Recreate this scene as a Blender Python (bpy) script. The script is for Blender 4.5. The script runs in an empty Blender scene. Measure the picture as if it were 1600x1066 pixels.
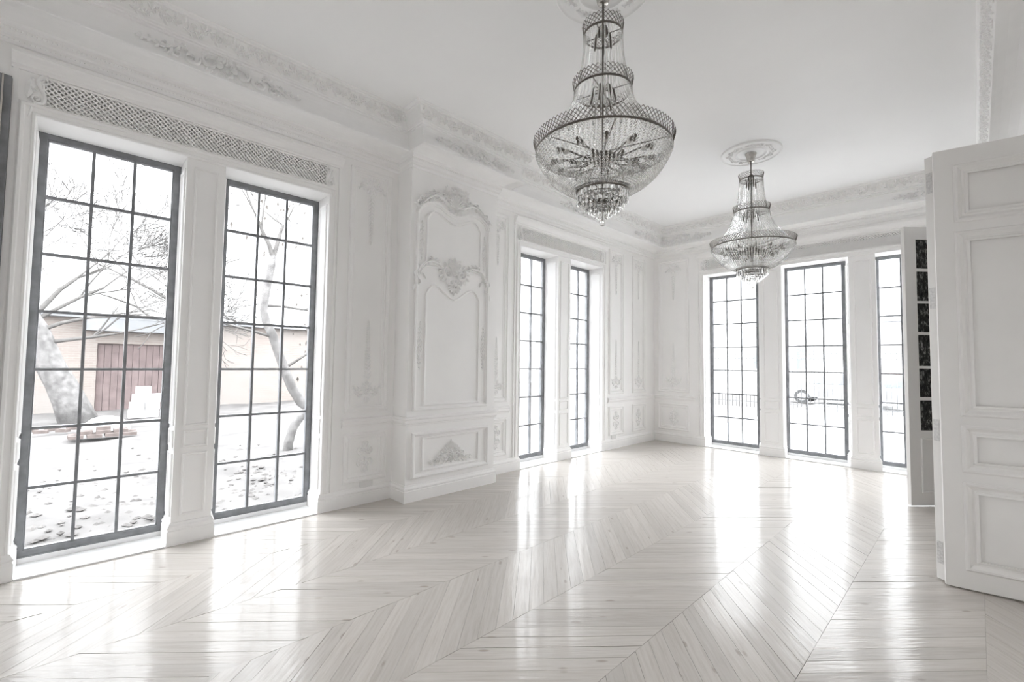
import bpy, bmesh, math, random
from mathutils import Matrix, Vector
random.seed(7)
PI = math.pi
scene = bpy.context.scene
COL = scene.collection

# ------------------------------------------------------------------ camera
CAM = Vector((0.0, 0.0, 1.563))
cam_d = bpy.data.cameras.new('camera')
cam_d.sensor_width = 36.0
cam_d.lens = 36.0 * 710.16 / 1600.0
cam_d.clip_start = 0.02
cam_d.clip_end = 300
cam = bpy.data.objects.new('camera', cam_d)
COL.objects.link(cam)
yaw, pitch, roll = -0.79722, 0.04704, 0.01306
fw = Vector((math.sin(yaw) * math.cos(pitch), math.cos(yaw) * math.cos(pitch), math.sin(pitch)))
rt = Vector((math.cos(yaw), -math.sin(yaw), 0))
upv = rt.cross(fw)
r2 = rt * math.cos(roll) + upv * math.sin(roll)
u2 = -rt * math.sin(roll) + upv * math.cos(roll)
m = Matrix.Identity(4)
for i in range(3):
    m[i][0] = r2[i]; m[i][1] = u2[i]; m[i][2] = -fw[i]; m[i][3] = CAM[i]
cam.matrix_world = m
scene.camera = cam

# ------------------------------------------------------------------ sky and exposure
world = bpy.data.worlds.new('overcast_sky')
scene.world = world
world.use_nodes = True
bg = world.node_tree.nodes['Background']
bg.inputs[0].default_value = (0.978, 0.98, 1.0, 1)
bg.inputs[1].default_value = 1.0
vs = scene.view_settings
vs.view_transform = 'Standard'
vs.look = 'None'
vs.gamma = 1.0
vs.use_curve_mapping = False
vs.exposure = 3.70
cy = scene.cycles
cy.use_denoising = True
try:
    cy.denoiser = 'OPENIMAGEDENOISE'
    cy.denoising_input_passes = 'RGB_ALBEDO_NORMAL'
except Exception:
    pass
cy.max_bounces = 18
cy.diffuse_bounces = 14
cy.glossy_bounces = 5
cy.transmission_bounces = 8
cy.transparent_max_bounces = 16
cy.caustics_reflective = False
cy.caustics_refractive = False
cy.sample_clamp_direct = 0.3
cy.sample_clamp_indirect = 3.0
cy.filter_width = 1.25

# ------------------------------------------------------------------ helpers
def kind(o, k): o['kind'] = k; return o
def tag(o, label, cat, group=None):
    o['label'] = label; o['category'] = cat
    if group: o['group'] = group
    return o
def link(o, parent=None):
    COL.objects.link(o)
    if parent: o.parent = parent
    return o
def empty(name, loc=(0, 0, 0), rz=0, parent=None):
    o = bpy.data.objects.new(name, None)
    o.empty_display_size = 0.1
    o.location = loc; o.rotation_euler = (0, 0, rz)
    return link(o, parent)
def inst(name, mesh, M=None, parent=None):
    o = bpy.data.objects.new(name, mesh)
    link(o, parent)
    if M is not None: o.matrix_local = M
    return o

class MB:
    """collects vertices and faces of one mesh"""
    def __init__(s): s.v = []; s.f = []; s.smooth = []
    def add(s, vs_, fs_, sm=False):
        b = len(s.v); s.v += [tuple(p) for p in vs_]
        for f in fs_: s.f.append(tuple(b + i for i in f)); s.smooth.append(sm)
    def box(s, a, b):
        (x0, y0, z0), (x1, y1, z1) = a, b
        s.add([(x0,y0,z0),(x1,y0,z0),(x1,y1,z0),(x0,y1,z0),(x0,y0,z1),(x1,y0,z1),(x1,y1,z1),(x0,y1,z1)],
              [(0,3,2,1),(4,5,6,7),(0,1,5,4),(1,2,6,5),(2,3,7,6),(3,0,4,7)])
        return s
    def prism(s, poly, z0, z1):
        n = len(poly)
        s.add([(p[0],p[1],z0) for p in poly] + [(p[0],p[1],z1) for p in poly],
              [tuple(range(n-1,-1,-1)), tuple(range(n,2*n))] + [(i,(i+1)%n,n+(i+1)%n,n+i) for i in range(n)])
        return s
    def tube(s, pts, rad, n=6, sm=True, cap=True):
        pts = [Vector(p) for p in pts]
        if not isinstance(rad, (list, tuple)): rad = [rad]*len(pts)
        rings = []
        t0 = (pts[1]-pts[0]).normalized()
        up = Vector((0,0,1)) if abs(t0.z) < .9 else Vector((1,0,0))
        a = t0.cross(up).normalized()
        for i, p in enumerate(pts):
            t = (pts[min(i+1,len(pts)-1)] - pts[max(i-1,0)])
            if t.length < 1e-9: t = t0
            t.normalize()
            a = (a - t*a.dot(t)); a = a.normalized() if a.length > 1e-6 else t.orthogonal().normalized()
            b = t.cross(a)
            rings.append([p + (a*math.cos(2*PI*k/n) + b*math.sin(2*PI*k/n))*rad[i] for k in range(n)])
        vs_ = [q for r in rings for q in r]
        fs_ = [(i*n+k, i*n+(k+1)%n, (i+1)*n+(k+1)%n, (i+1)*n+k) for i in range(len(pts)-1) for k in range(n)]
        if cap: fs_ += [tuple(range(n-1,-1,-1)), tuple((len(pts)-1)*n+k for k in range(n))]
        s.add(vs_, fs_, sm); return s
    def lathe(s, prof, n=24, sm=True, c=(0,0)):
        vs_ = [(c[0]+r*math.cos(2*PI*k/n), c[1]+r*math.sin(2*PI*k/n), z) for r, z in prof for k in range(n)]
        fs_ = [(i*n+k, i*n+(k+1)%n, (i+1)*n+(k+1)%n, (i+1)*n+k) for i in range(len(prof)-1) for k in range(n)]
        s.add(vs_, fs_, sm); return s
    def octa(s, c, r, h):
        x,y,z = c
        s.add([(x+r,y,z),(x,y+r,z),(x-r,y,z),(x,y-r,z),(x,y,z+h),(x,y,z-h)],
              [(0,1,4),(1,2,4),(2,3,4),(3,0,4),(1,0,5),(2,1,5),(3,2,5),(0,3,5)])
        return s
    def ball(s, c, r, n=10, m_=6, sm=True, sz=1.0):
        prof = [(max(1e-4, r*math.sin(PI*i/m_)), c[2]-r*sz*math.cos(PI*i/m_)) for i in range(m_+1)]
        return s.lathe(prof, n, sm, (c[0], c[1]))
    def mesh(s, name, mat=None):
        me = bpy.data.meshes.new(name)
        me.from_pydata(s.v, [], s.f)
        if any(s.smooth): me.polygons.foreach_set('use_smooth', s.smooth)
        if mat: me.materials.append(mat)
        me.update(); return me
    def build(s, name, mat, parent=None, M=None):
        me = s.mesh(name, mat)
        bm = bmesh.new(); bm.from_mesh(me); bmesh.ops.recalc_face_normals(bm, faces=bm.faces); bm.to_mesh(me); bm.free()
        return inst(name, me, M, parent)

def plane(o, u, n):
    """matrix of a vertical plane: local x = u, local y = up, local z = n"""
    M = Matrix.Identity(4)
    for i, a in enumerate((Vector(u), Vector((0,0,1)), Vector(n))):
        for k in range(3): M[k][i] = a[k]
    for k in range(3): M[k][3] = o[k]
    return M

def sweep(mb, path, prof, closed=False, sign=1, sm=False):
    """mitred sweep in the local xy plane; profile = (offset, height)"""
    n = len(path); P = [Vector(p).to_2d() for p in path]
    rings = []
    for i in range(n):
        d0 = (P[i]-P[i-1]) if (closed or i > 0) else (P[i+1]-P[i])
        d1 = (P[(i+1)%n]-P[i]) if (closed or i < n-1) else d0
        d0 = d0.normalized(); d1 = d1.normalized()
        n0 = Vector((-d0.y, d0.x)); n1 = Vector((-d1.y, d1.x))
        mt = (n0+n1)/max(.25, 1+n0.dot(n1))
        rings.append([(P[i].x+mt.x*o*sign, P[i].y+mt.y*o*sign, h) for o, h in prof])
    k = len(prof); vs_ = [q for r in rings for q in r]; fs_ = []
    for i in range(n if closed else n-1):
        j = (i+1) % n
        for a in range(k-1): fs_.append((i*k+a, j*k+a, j*k+a+1, i*k+a+1))
    if not closed:
        fs_ += [tuple(range(k)), tuple((n-1)*k+a for a in range(k-1,-1,-1))]
    mb.add(vs_, fs_, sm); return mb

def rect(u0, v0, u1, v1): return [(u0,v0),(u1,v0),(u1,v1),(u0,v1)]

# ------------------------------------------------------------------ materials
def new_mat(name):
    ma = bpy.data.materials.new(name); ma.use_nodes = True
    nt = ma.node_tree; b = nt.nodes['Principled BSDF']
    return ma, nt, b
def nn(nt, t, **kw):
    n = nt.nodes.new(t)
    for k, v in kw.items(): setattr(n, k, v)
    return n
def noise(nt, vec, scale, detail=3, rough=.5):
    n = nn(nt, 'ShaderNodeTexNoise'); n.inputs['Scale'].default_value = scale
    n.inputs['Detail'].default_value = detail; n.inputs['Roughness'].default_value = rough
    if vec is not None: nt.links.new(vec, n.inputs['Vector'])
    return n
def ramp(nt, fac, stops):
    r = nn(nt, 'ShaderNodeValToRGB'); e = r.color_ramp.elements
    while len(e) < len(stops): e.new(.5)
    for el, (p, c) in zip(e, stops): el.position = p; el.color = (*c, 1)
    nt.links.new(fac, r.inputs[0]); return r
def bump(nt, b, h, strength, dist=.01, inp='Normal'):
    bp = nn(nt, 'ShaderNodeBump'); bp.inputs['Strength'].default_value = strength; bp.inputs['Distance'].default_value = dist
    nt.links.new(h, bp.inputs['Height']); nt.links.new(bp.outputs[0], b.inputs[inp]); return bp
def simple(name, col, rough=.5, metal=0, var=.06, scale=4, bmp=0, bscale=60, spec=.5):
    ma, nt, b = new_mat(name)
    tc = nn(nt, 'ShaderNodeTexCoord')
    n = noise(nt, tc.outputs['Object'], scale)
    r = ramp(nt, n.outputs['Fac'], [(.3, tuple(c*(1-var) for c in col)), (.7, tuple(min(1, c*(1+var)) for c in col))])
    nt.links.new(r.outputs[0], b.inputs['Base Color'])
    b.inputs['Roughness'].default_value = rough; b.inputs['Metallic'].default_value = metal
    b.inputs['Specular IOR Level'].default_value = spec
    if bmp:
        n2 = noise(nt, tc.outputs['Object'], bscale); bump(nt, b, n2.outputs['Fac'], bmp)
    return ma

PAINT = simple('white_wall_paint', (.90,.894,.887), .42, var=.012, scale=3, bmp=.03, bscale=40)
PLASTER = simple('white_plaster', (.90,.897,.892), .55, var=.012, scale=6)
CEIL = simple('ceiling_paint', (.90,.90,.90), .8, var=.008, scale=1.5)
DOORP = simple('door_paint', (.83,.82,.805), .4, var=.015, scale=4, bmp=.03, bscale=30)
STEEL = simple('dark_grey_steel', (.19,.195,.205), .45, var=.22, scale=9, bmp=.05)
BACKING = simple('grille_cavity', (.90,.894,.887), .8, var=.012)
BRASS = simple('pewter_metal', (.17,.155,.14), .35, 1.0, var=.12, scale=20)
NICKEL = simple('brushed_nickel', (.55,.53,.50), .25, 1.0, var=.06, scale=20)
SOCKET_PL = simple('socket_plastic', (.82,.82,.81), .25, var=.01)
SOCKET_DK = simple('socket_dark', (.04,.04,.04), .5, var=.1)
HINGE = simple('painted_hinge', (.66,.655,.65), .35, .3, var=.15, scale=60)

def mat_glass():
    ma, nt, b = new_mat('window_glass')
    nt.nodes.remove(b); out = nt.nodes['Material Output']
    tr = nn(nt, 'ShaderNodeBsdfTransparent'); tr.inputs[0].default_value = (.97,.985,.99,1)
    gl = nn(nt, 'ShaderNodeBsdfGlossy'); gl.inputs['Roughness'].default_value = .02
    lw = nn(nt, 'ShaderNodeLayerWeight'); lw.inputs['Blend'].default_value = .5
    pw = nn(nt, 'ShaderNodeMath', operation='POWER'); pw.inputs[1].default_value = 5.0
    nt.links.new(lw.outputs['Facing'], pw.inputs[0])
    fr = nn(nt, 'ShaderNodeMath', operation='MULTIPLY_ADD'); fr.inputs[1].default_value = .9; fr.inputs[2].default_value = .03
    nt.links.new(pw.outputs[0], fr.inputs[0])
    mx = nn(nt, 'ShaderNodeMixShader')
    nt.links.new(fr.outputs[0], mx.inputs[0]); nt.links.new(tr.outputs[0], mx.inputs[1]); nt.links.new(gl.outputs[0], mx.inputs[2])
    nt.links.new(mx.outputs[0], out.inputs[0]); return ma
GLASS = mat_glass()
def mat_crystal():
    ma, nt, b = new_mat('cut_crystal')
    b.inputs['Base Color'].default_value = (.97,.97,.96,1); b.inputs['Roughness'].default_value = .0
    b.inputs['Transmission Weight'].default_value = 1.0; b.inputs['IOR'].default_value = 1.5
    out = nt.nodes['Material Output']
    tr = nn(nt, 'ShaderNodeBsdfTransparent'); tr.inputs[0].default_value = (.93,.93,.925,1)
    mx = nn(nt, 'ShaderNodeMixShader'); mx.inputs[0].default_value = .96
    nt.links.new(tr.outputs[0], mx.inputs[1]); nt.links.new(b.outputs[0], mx.inputs[2]); nt.links.new(mx.outputs[0], out.inputs[0])
    return ma
CRYSTAL = mat_crystal()
BULB = simple('frosted_bulb', (.88,.86,.82), .15, var=.02)

def mat_plank():
    ma, nt, b = new_mat('whitewashed_pine')
    at = nn(nt, 'ShaderNodeAttribute'); at.attribute_name = 'gr'
    oi = nn(nt, 'ShaderNodeObjectInfo')
    cx = nn(nt, 'ShaderNodeCombineXYZ')
    for k, s_ in enumerate((37.0, 11.0, 5.0)):
        mu = nn(nt, 'ShaderNodeMath', operation='MULTIPLY'); mu.inputs[1].default_value = s_
        nt.links.new(oi.outputs['Random'], mu.inputs[0]); nt.links.new(mu.outputs[0], cx.inputs[k])
    ad = nn(nt, 'ShaderNodeVectorMath', operation='ADD')
    nt.links.new(at.outputs['Vector'], ad.inputs[0]); nt.links.new(cx.outputs[0], ad.inputs[1])
    mp = nn(nt, 'ShaderNodeMapping'); mp.inputs['Scale'].default_value = (1.6, 26, 1)
    nt.links.new(ad.outputs[0], mp.inputs[0])
    g = noise(nt, mp.outputs[0], 2.2, 5, .62)
    r = ramp(nt, g.outputs['Fac'], [(.28,(.462,.426,.390)), (.5,(.53,.498,.464)), (.75,(.575,.546,.516))])
    # knots
    mk = nn(nt, 'ShaderNodeMapping'); mk.inputs['Scale'].default_value = (3.2, 9, 1)
    nt.links.new(ad.outputs[0], mk.inputs[0])
    vo = nn(nt, 'ShaderNodeTexVoronoi'); vo.inputs['Scale'].default_value = 1.0; nt.links.new(mk.outputs[0], vo.inputs['Vector'])
    kr = ramp(nt, vo.outputs['Distance'], [(.0,(1,1,1)), (.07,(.75,.75,.75)), (.12,(0,0,0))])
    kc = nn(nt, 'ShaderNodeMixRGB'); kc.inputs[2].default_value = (.30,.25,.21,1)
    km = nn(nt, 'ShaderNodeMath', operation='MULTIPLY'); km.inputs[1].default_value = .8
    nt.links.new(kr.outputs[0], km.inputs[0]); nt.links.new(km.outputs[0], kc.inputs[0]); nt.links.new(r.outputs[0], kc.inputs[1])
    # per-board tone
    hs = nn(nt, 'ShaderNodeHueSaturation'); mr = nn(nt, 'ShaderNodeMapRange')
    mr.inputs['To Min'].default_value = .92; mr.inputs['To Max'].default_value = 1.07
    nt.links.new(oi.outputs['Random'], mr.inputs['Value']); nt.links.new(mr.outputs[0], hs.inputs['Value'])
    nt.links.new(kc.outputs[0], hs.inputs['Color']); nt.links.new(hs.outputs[0], b.inputs['Base Color'])
    b.inputs['Roughness'].default_value = .30
    b.inputs['Specular IOR Level'].default_value = .12
    b.inputs['Coat Weight'].default_value = .5; b.inputs['Coat Roughness'].default_value = .07; b.inputs['Coat IOR'].default_value = 1.45
    mb_ = nn(nt, 'ShaderNodeMapping'); mb_.inputs['Scale'].default_value = (1.6, 16, 1)
    nt.links.new(ad.outputs[0], mb_.inputs[0])
    g2 = noise(nt, mb_.outputs[0], 3.0, 3, .5)
    bump(nt, b, g2.outputs['Fac'], .3, .004); bump(nt, b, g2.outputs['Fac'], .28, .004, 'Coat Normal')
    return ma
PLANK = mat_plank()
SUBFLOOR = simple('subfloor', (.33,.30,.27), .7)
MARBLE = simple('white_sill_paint', (.80,.80,.80), .18, var=.02, scale=3)

# ------------------------------------------------------------------ room dimensions (metres)
WX, CX, EY, RX, NY, ZC = -4.74, -4.445, 8.80, 0.56, -1.60, 4.27
CH0, CH1 = 2.72, 4.03                  # chimney breast
GX, GY = -5.037, 9.10                  # front faces of the steel windows
OX, OY = -5.24, 9.30                   # outer wall faces
SOF = 3.305                            # window soffit
ZF0, ZF1 = 0.05, 3.316                 # steel frame bottom / top

# ------------------------------------------------------------------ structure: floor, ceiling, walls
floor = MB().box((OX+.1, NY-.4, -.06), (RX+2.6, OY-.1, -.022)).build('floor', SUBFLOOR)
kind(floor, 'structure'); floor['label'] = 'glossy whitewashed pine floor laid in a chevron pattern'
ceiling = MB().box((OX, NY-.4, ZC), (RX+2.6, OY, ZC+.12)).build('ceiling', CEIL)
kind(ceiling, 'structure'); ceiling['label'] = 'smooth white ceiling above the chandeliers'

def wall_boxes(mb, mapf, full, pil, headers, th):
    """full / pil: (front0, front1, back0, back1); mapf(u, depth) -> (x, y)"""
    for a, b, c, d in full: mb.prism([mapf(a,0), mapf(b,0), mapf(d,th), mapf(c,th)], 0, ZC)
    for a, b, c, d in pil: mb.prism([mapf(a,0), mapf(b,0), mapf(d,th), mapf(c,th)], 0, SOF+.02)
    for a, b, g0, g1 in headers:
        mb.prism([mapf(a,0), mapf(b,0), mapf(b,th), mapf(a,th)], SOF, 3.40)
        mb.prism([mapf(a,.26), mapf(b,.26), mapf(b,th), mapf(a,th)], 3.40, 3.60)
        mb.prism([mapf(a,0), mapf(g0,0), mapf(g0,.27), mapf(a,.27)], 3.40, 3.60)
        mb.prism([mapf(g1,0), mapf(b,0), mapf(b,.27), mapf(g1,.27)], 3.40, 3.60)
        mb.prism([mapf(a,0), mapf(b,0), mapf(b,th), mapf(a,th)], 3.60, ZC)

mapL = lambda u, d: (WX-d, u)
mapE = lambda u, d: (u, EY+d)
# openings (front0, front1, back0, back1)
LW = [(-.234, .673, -.234, .673), (.960, 1.905, .995, 1.918), (4.78, 5.665, 4.78, 5.687), (5.99, 6.90, 6.02, 6.927)]
EW = [(-3.69, -2.70, -3.696, -2.79), (-2.345, -1.395, -2.389, -1.482), (-1.058, -.15, -1.116, -.209)]
mb = MB()
wall_boxes(mb, mapL,
    [(NY-.2, LW[0][0], NY-.2, LW[0][2]), (LW[1][1], LW[2][0], LW[1][3], LW[2][2]), (LW[3][1], OY, LW[3][3], OY)],
    [(LW[0][1], LW[1][0], LW[0][3], LW[1][2]), (LW[2][1], LW[3][0], LW[2][3], LW[3][2])],
    [(LW[0][0], LW[1][1], -.205, 1.875), (LW[2][0], LW[3][1], 4.81, 6.87)], WX-OX)
wall_left = mb.build('wall_left', PAINT); kind(wall_left, 'structure')
wall_left['label'] = 'white panelled wall with two pairs of tall windows and a chimney breast'
mb = MB()
wall_boxes(mb, mapE,
    [(OX, EW[0][0], OX, EW[0][2]), (EW[2][1], RX+.2, EW[2][3], RX+.2)],
    [(EW[0][1], EW[1][0], EW[0][3], EW[1][2]), (EW[1][1], EW[2][0], EW[1][3], EW[2][2])],
    [(EW[0][0], EW[2][1], -3.66, -.18)], OY-EY)
wall_back = mb.build('wall_back', PAINT); kind(wall_back, 'structure')
wall_back['label'] = 'white panelled end wall with a row of three tall windows'
mb = MB()
DW0, DW1, DH = 4.76, 7.62, 3.24
mb.box((RX, NY-.2, 0), (RX+.2, DW0, ZC)); mb.box((RX, DW1, 0), (RX+.2, EY, ZC)); mb.box((RX, DW0, DH), (RX+.2, DW1, ZC))
wall_right = mb.build('wall_right', PAINT); kind(wall_right, 'structure')
wall_right['label'] = 'white wall with a wide doorway behind the open doors'
wall_front = MB().box((WX, NY-.4, 0), (RX, NY, ZC)).build('wall_front', PAINT); kind(wall_front, 'structure')
wall_front['label'] = 'plain white wall at the near end of the room'
HX = RX+2.3
wall_hall = MB().box((RX+.2, 3.5, 0), (HX+.3, 3.6, ZC)).box((RX+.2, EY, 0), (HX+.3, EY+.2, ZC)).box((HX, 3.6, 0), (HX+.3, EY, ZC)).build('wall_hall', PAINT)
kind(wall_hall, 'structure'); wall_hall['label'] = 'white walls of the adjoining room beyond the doorway'
# chimney breast
chim = MB().prism([(WX-.02,CH0),(CX,CH0),(CX,CH1),(WX-.02,CH1)], 0, ZC).build('chimney_breast', PAINT, wall_left)

# ------------------------------------------------------------------ floor planks (chevron)
SP, S0, PY, SL = .6686, -.0044, .142, 1.11
PW = PY*math.cos(math.atan(SL))
def clip(poly, ax, lim, sgn):
    out = []
    for i in range(len(poly)):
        a, b = poly[i], poly[(i+1)%len(poly)]
        ia = (a[ax]-lim)*sgn <= 1e-9; ib = (b[ax]-lim)*sgn <= 1e-9
        if ia: out.append(a)
        if ia != ib:
            t = (lim-a[ax])/(b[ax]-a[ax]); out.append((a[0]+t*(b[0]-a[0]), a[1]+t*(b[1]-a[1])))
    return out
TH = .018
def plank_geo(poly, d, c, tz=0.0, ta=0.0):
    """bevelled board from a convex polygon; d = grain direction, c = centre (polygon given relative to it)"""
    n = len(poly); g = .0004; bv = .0008
    cxp = sum(p[0] for p in poly)/n; cyp = sum(p[1] for p in poly)/n
    def inset(w):
        out = []
        for i in range(n):
            a, b, e = Vector(poly[i-1]), Vector(poly[i]), Vector(poly[(i+1)%n])
            d0 = (b-a).normalized(); d1 = (e-b).normalized()
            n0 = Vector((-d0.y,d0.x)); n1 = Vector((-d1.y,d1.x))
            mt = (n0+n1)/max(.3, 1+n0.dot(n1)); out.append((b.x+mt.x*w, b.y+mt.y*w))
        return out
    lo, hi = inset(g), inset(g+bv)
    p_ = (-d[1], d[0])
    zt = lambda q, z: z + (q[0]*p_[0]+q[1]*p_[1])*tz + (q[0]*d[0]+q[1]*d[1])*ta
    V = [(q[0],q[1],-TH) for q in lo] + [(q[0],q[1],zt(q,-.0007)) for q in lo] + [(q[0],q[1],zt(q,0)) for q in hi]
    F = []
    for i in range(n):
        j = (i+1)%n
        F += [(i,j,n+j,n+i), (n+i,n+j,2*n+j,2*n+i)]
    F.append(tuple(range(2*n,3*n)))
    G = [(q[0]*d[0]+q[1]*d[1], q[0]*p_[0]+q[1]*p_[1], 0) for q in V]
    return V, F, G
def area(poly): return .5*abs(sum(poly[i][0]*poly[(i+1)%len(poly)][1]-poly[(i+1)%len(poly)][0]*poly[i][1] for i in range(len(poly))))
planks = []
rp = random.Random(3)
for k in range(-1, 7):
    xa = S0-SP*(k+1); xb = S0-SP*k
    sg = 1 if k % 2 == 0 else -1       # strip [-.673,-.004] rises with x
    xb2 = min(xb, RX)
    y = NY-1.0
    off = rp.random()*PY
    while y < EY+1:
        yy = y+off
        poly = [(xa,yy),(xb,yy+sg*SL*SP),(xb,yy+sg*SL*SP+PY),(xa,yy+PY)]
        y += PY
        q = poly
        for ax, lim, s_ in ((1,NY,-1),(1,EY-.004,1),(0,RX,1)): 
            q = clip(q, ax, lim, s_)
            if len(q) < 3: break
        if len(q) < 3 or area(q) < 2e-4: continue
        full = abs(area(q)-PY*SP) < 1e-5
        c = (sum(p[0] for p in q)/len(q), sum(p[1] for p in q)/len(q))
        dv = Vector((c[0],c[1],-1.563)); dep = dv.dot(fw)
        if dep > .2:
            px = 800+710*dv.dot(r2)/dep; py = 533-710*dv.dot(u2)/dep
            vis = area(q)/dep**3 if (-60 < px < 1560 and py < 1250) else 0
        else: vis = 0
        planks.append((vis, q, c, sg, full, k))
planks.sort(key=lambda t: -t[0])
dirs = {1: Vector((1,SL)).normalized(), -1: Vector((1,-SL)).normalized()}
shared = {}
rest = MB(); restG = []
for i, (vis, q, c, sg, full, k) in enumerate(planks):
    d = dirs[sg]; rel = [(p[0]-c[0], p[1]-c[1]) for p in q]
    tz = rp.gauss(0,.0065); ta = rp.gauss(0,.0008); dz = rp.uniform(-.0006,.0006)
    if i < 298:
        if full:
            var = rp.randrange(12); key = (sg, var)
            if key not in shared:
                V, F, G = plank_geo(rel, d, c, rp.gauss(0,.0065), rp.gauss(0,.0008))
                me = bpy.data.meshes.new('plank'); me.from_pydata(V, [], F); me.materials.append(PLANK)
                a = me.attributes.new('gr', 'FLOAT_VECTOR', 'POINT'); a.data.foreach_set('vector', [x for g in G for x in g])
                shared[key] = me
            me = shared[key]
        else:
            V, F, G = plank_geo(rel, d, c, tz, ta)
            me = bpy.data.meshes.new('plank'); me.from_pydata(V, [], F); me.materials.append(PLANK)
            a = me.attributes.new('gr', 'FLOAT_VECTOR', 'POINT'); a.data.foreach_set('vector', [x for g in G for x in g])
        inst('plank', me, Matrix.Translation((c[0],c[1],dz)), floor)
    else:
        V, F, G = plank_geo(rel, d, c, tz, ta)
        r_ = rp.random()
        rest.add([(v[0]+c[0], v[1]+c[1], v[2]+dz) for v in V], F)
        restG += [(g[0]+r_*37, g[1]+r_*11, r_*5) for g in G]
# border board between chevron and the left wall
for y0 in range(5):
    ya = NY + y0*(EY-NY)/5; yb = NY+(y0+1)*(EY-NY)/5
    x0 = WX-.29; x1 = S0-SP*7
    cc = ((x0+x1)/2, (ya+yb)/2); rel = [(x0-cc[0],ya-cc[1]),(x1-cc[0],ya-cc[1]),(x1-cc[0],yb-cc[1]),(x0-cc[0],yb-cc[1])]
    V, F, G = plank_geo(rel, Vector((0,1)), cc); rest.add([(v[0]+cc[0],v[1]+cc[1],v[2]) for v in V], F); restG += [(g[0]+y0,g[1]+7*y0,0) for g in G]
me = rest.mesh('planks_beyond', PLANK)
a = me.attributes.new('gr', 'FLOAT_VECTOR', 'POINT'); a.data.foreach_set('vector', [x for g in restG for x in g])
kind(inst('far_planks', me, None, floor), 'stuff')

# ------------------------------------------------------------------ cornice
# (z, d on walls and chimney front, b on the chimney sides)
CP = [(3.775,0,0),(3.778,.014,.008),(3.792,.022,.012),(3.812,.022,.012),(3.822,.036,.02),(3.838,.040,.022),(3.848,.056,.03),
      (3.866,.060,.033),(3.874,.052,.03),(3.886,.074,.04),(3.906,.080,.042),(3.918,.11,.05),(3.930,.16,.06),(3.934,.22,.072),(3.926,.29,.085),
      (3.902,.355,.10),(3.877,.40,.112),(3.868,.421,.12),(3.874,.430,.124),(3.886,.426,.122),(3.898,.408,.115),(3.93,.388,.105),(3.97,.370,.10),
      (4.01,.358,.098),(4.05,.353,.098),(4.092,.356,.10),(4.096,.372,.112),(4.107,.374,.114),(4.110,.392,.128),(4.121,.394,.13),(4.126,.408,.142),
      (4.135,.413,.15),(4.137,.402,.146),(4.142,.402,.146),(4.16,.424,.166),(4.185,.444,.186),(4.21,.460,.204),(4.234,.468,.214),(4.236,.482,.228),
      (4.246,.484,.232),(4.249,.50,.25),(4.262,.505,.258),(4.272,.505,.258)]
mb = MB(); nlev = len(CP)
def cor_loop(d, b):
    return [(WX+d,NY+d),(WX+d,CH0-b),(CX+d,CH0-b),(CX+d,CH1+b),(WX+d,CH1+b),(WX+d,EY-d),(RX-d,EY-d),(RX-d,NY+d)]
V = []; F = []
for z, d, b in CP: V += [(x,y,z) for x,y in cor_loop(d,b)]
for i in range(nlev-1):
    for k in range(8): F.append((i*8+k, i*8+(k+1)%8, (i+1)*8+(k+1)%8, (i+1)*8+k))
mb.add(V, F)
trim_1 = mb.build('trim_1', PLASTER); kind(trim_1, 'structure'); trim_1['label'] = 'deep white plaster cornice around the ceiling'
# rope of beads in the bed moulding
mb = MB()
def bead_run(a, b, z, r=.009, pitch=.026):
    a = Vector(a); b = Vector(b); n = int((b-a).length/pitch)
    for i in range(n):
        p = a + (b-a)*((i+.5)/n)
        mb.octa((p.x,p.y,z), r, r)
for z, d, b, r in ((3.858,.058,.031,.010),(3.805,.022,.012,.007)):
    lp = cor_loop(d,b)
    for i in range(7): bead_run(lp[i], lp[i+1], z, r)
kind(mb.build('bead_moulding', PLASTER, trim_1), 'stuff')

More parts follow.
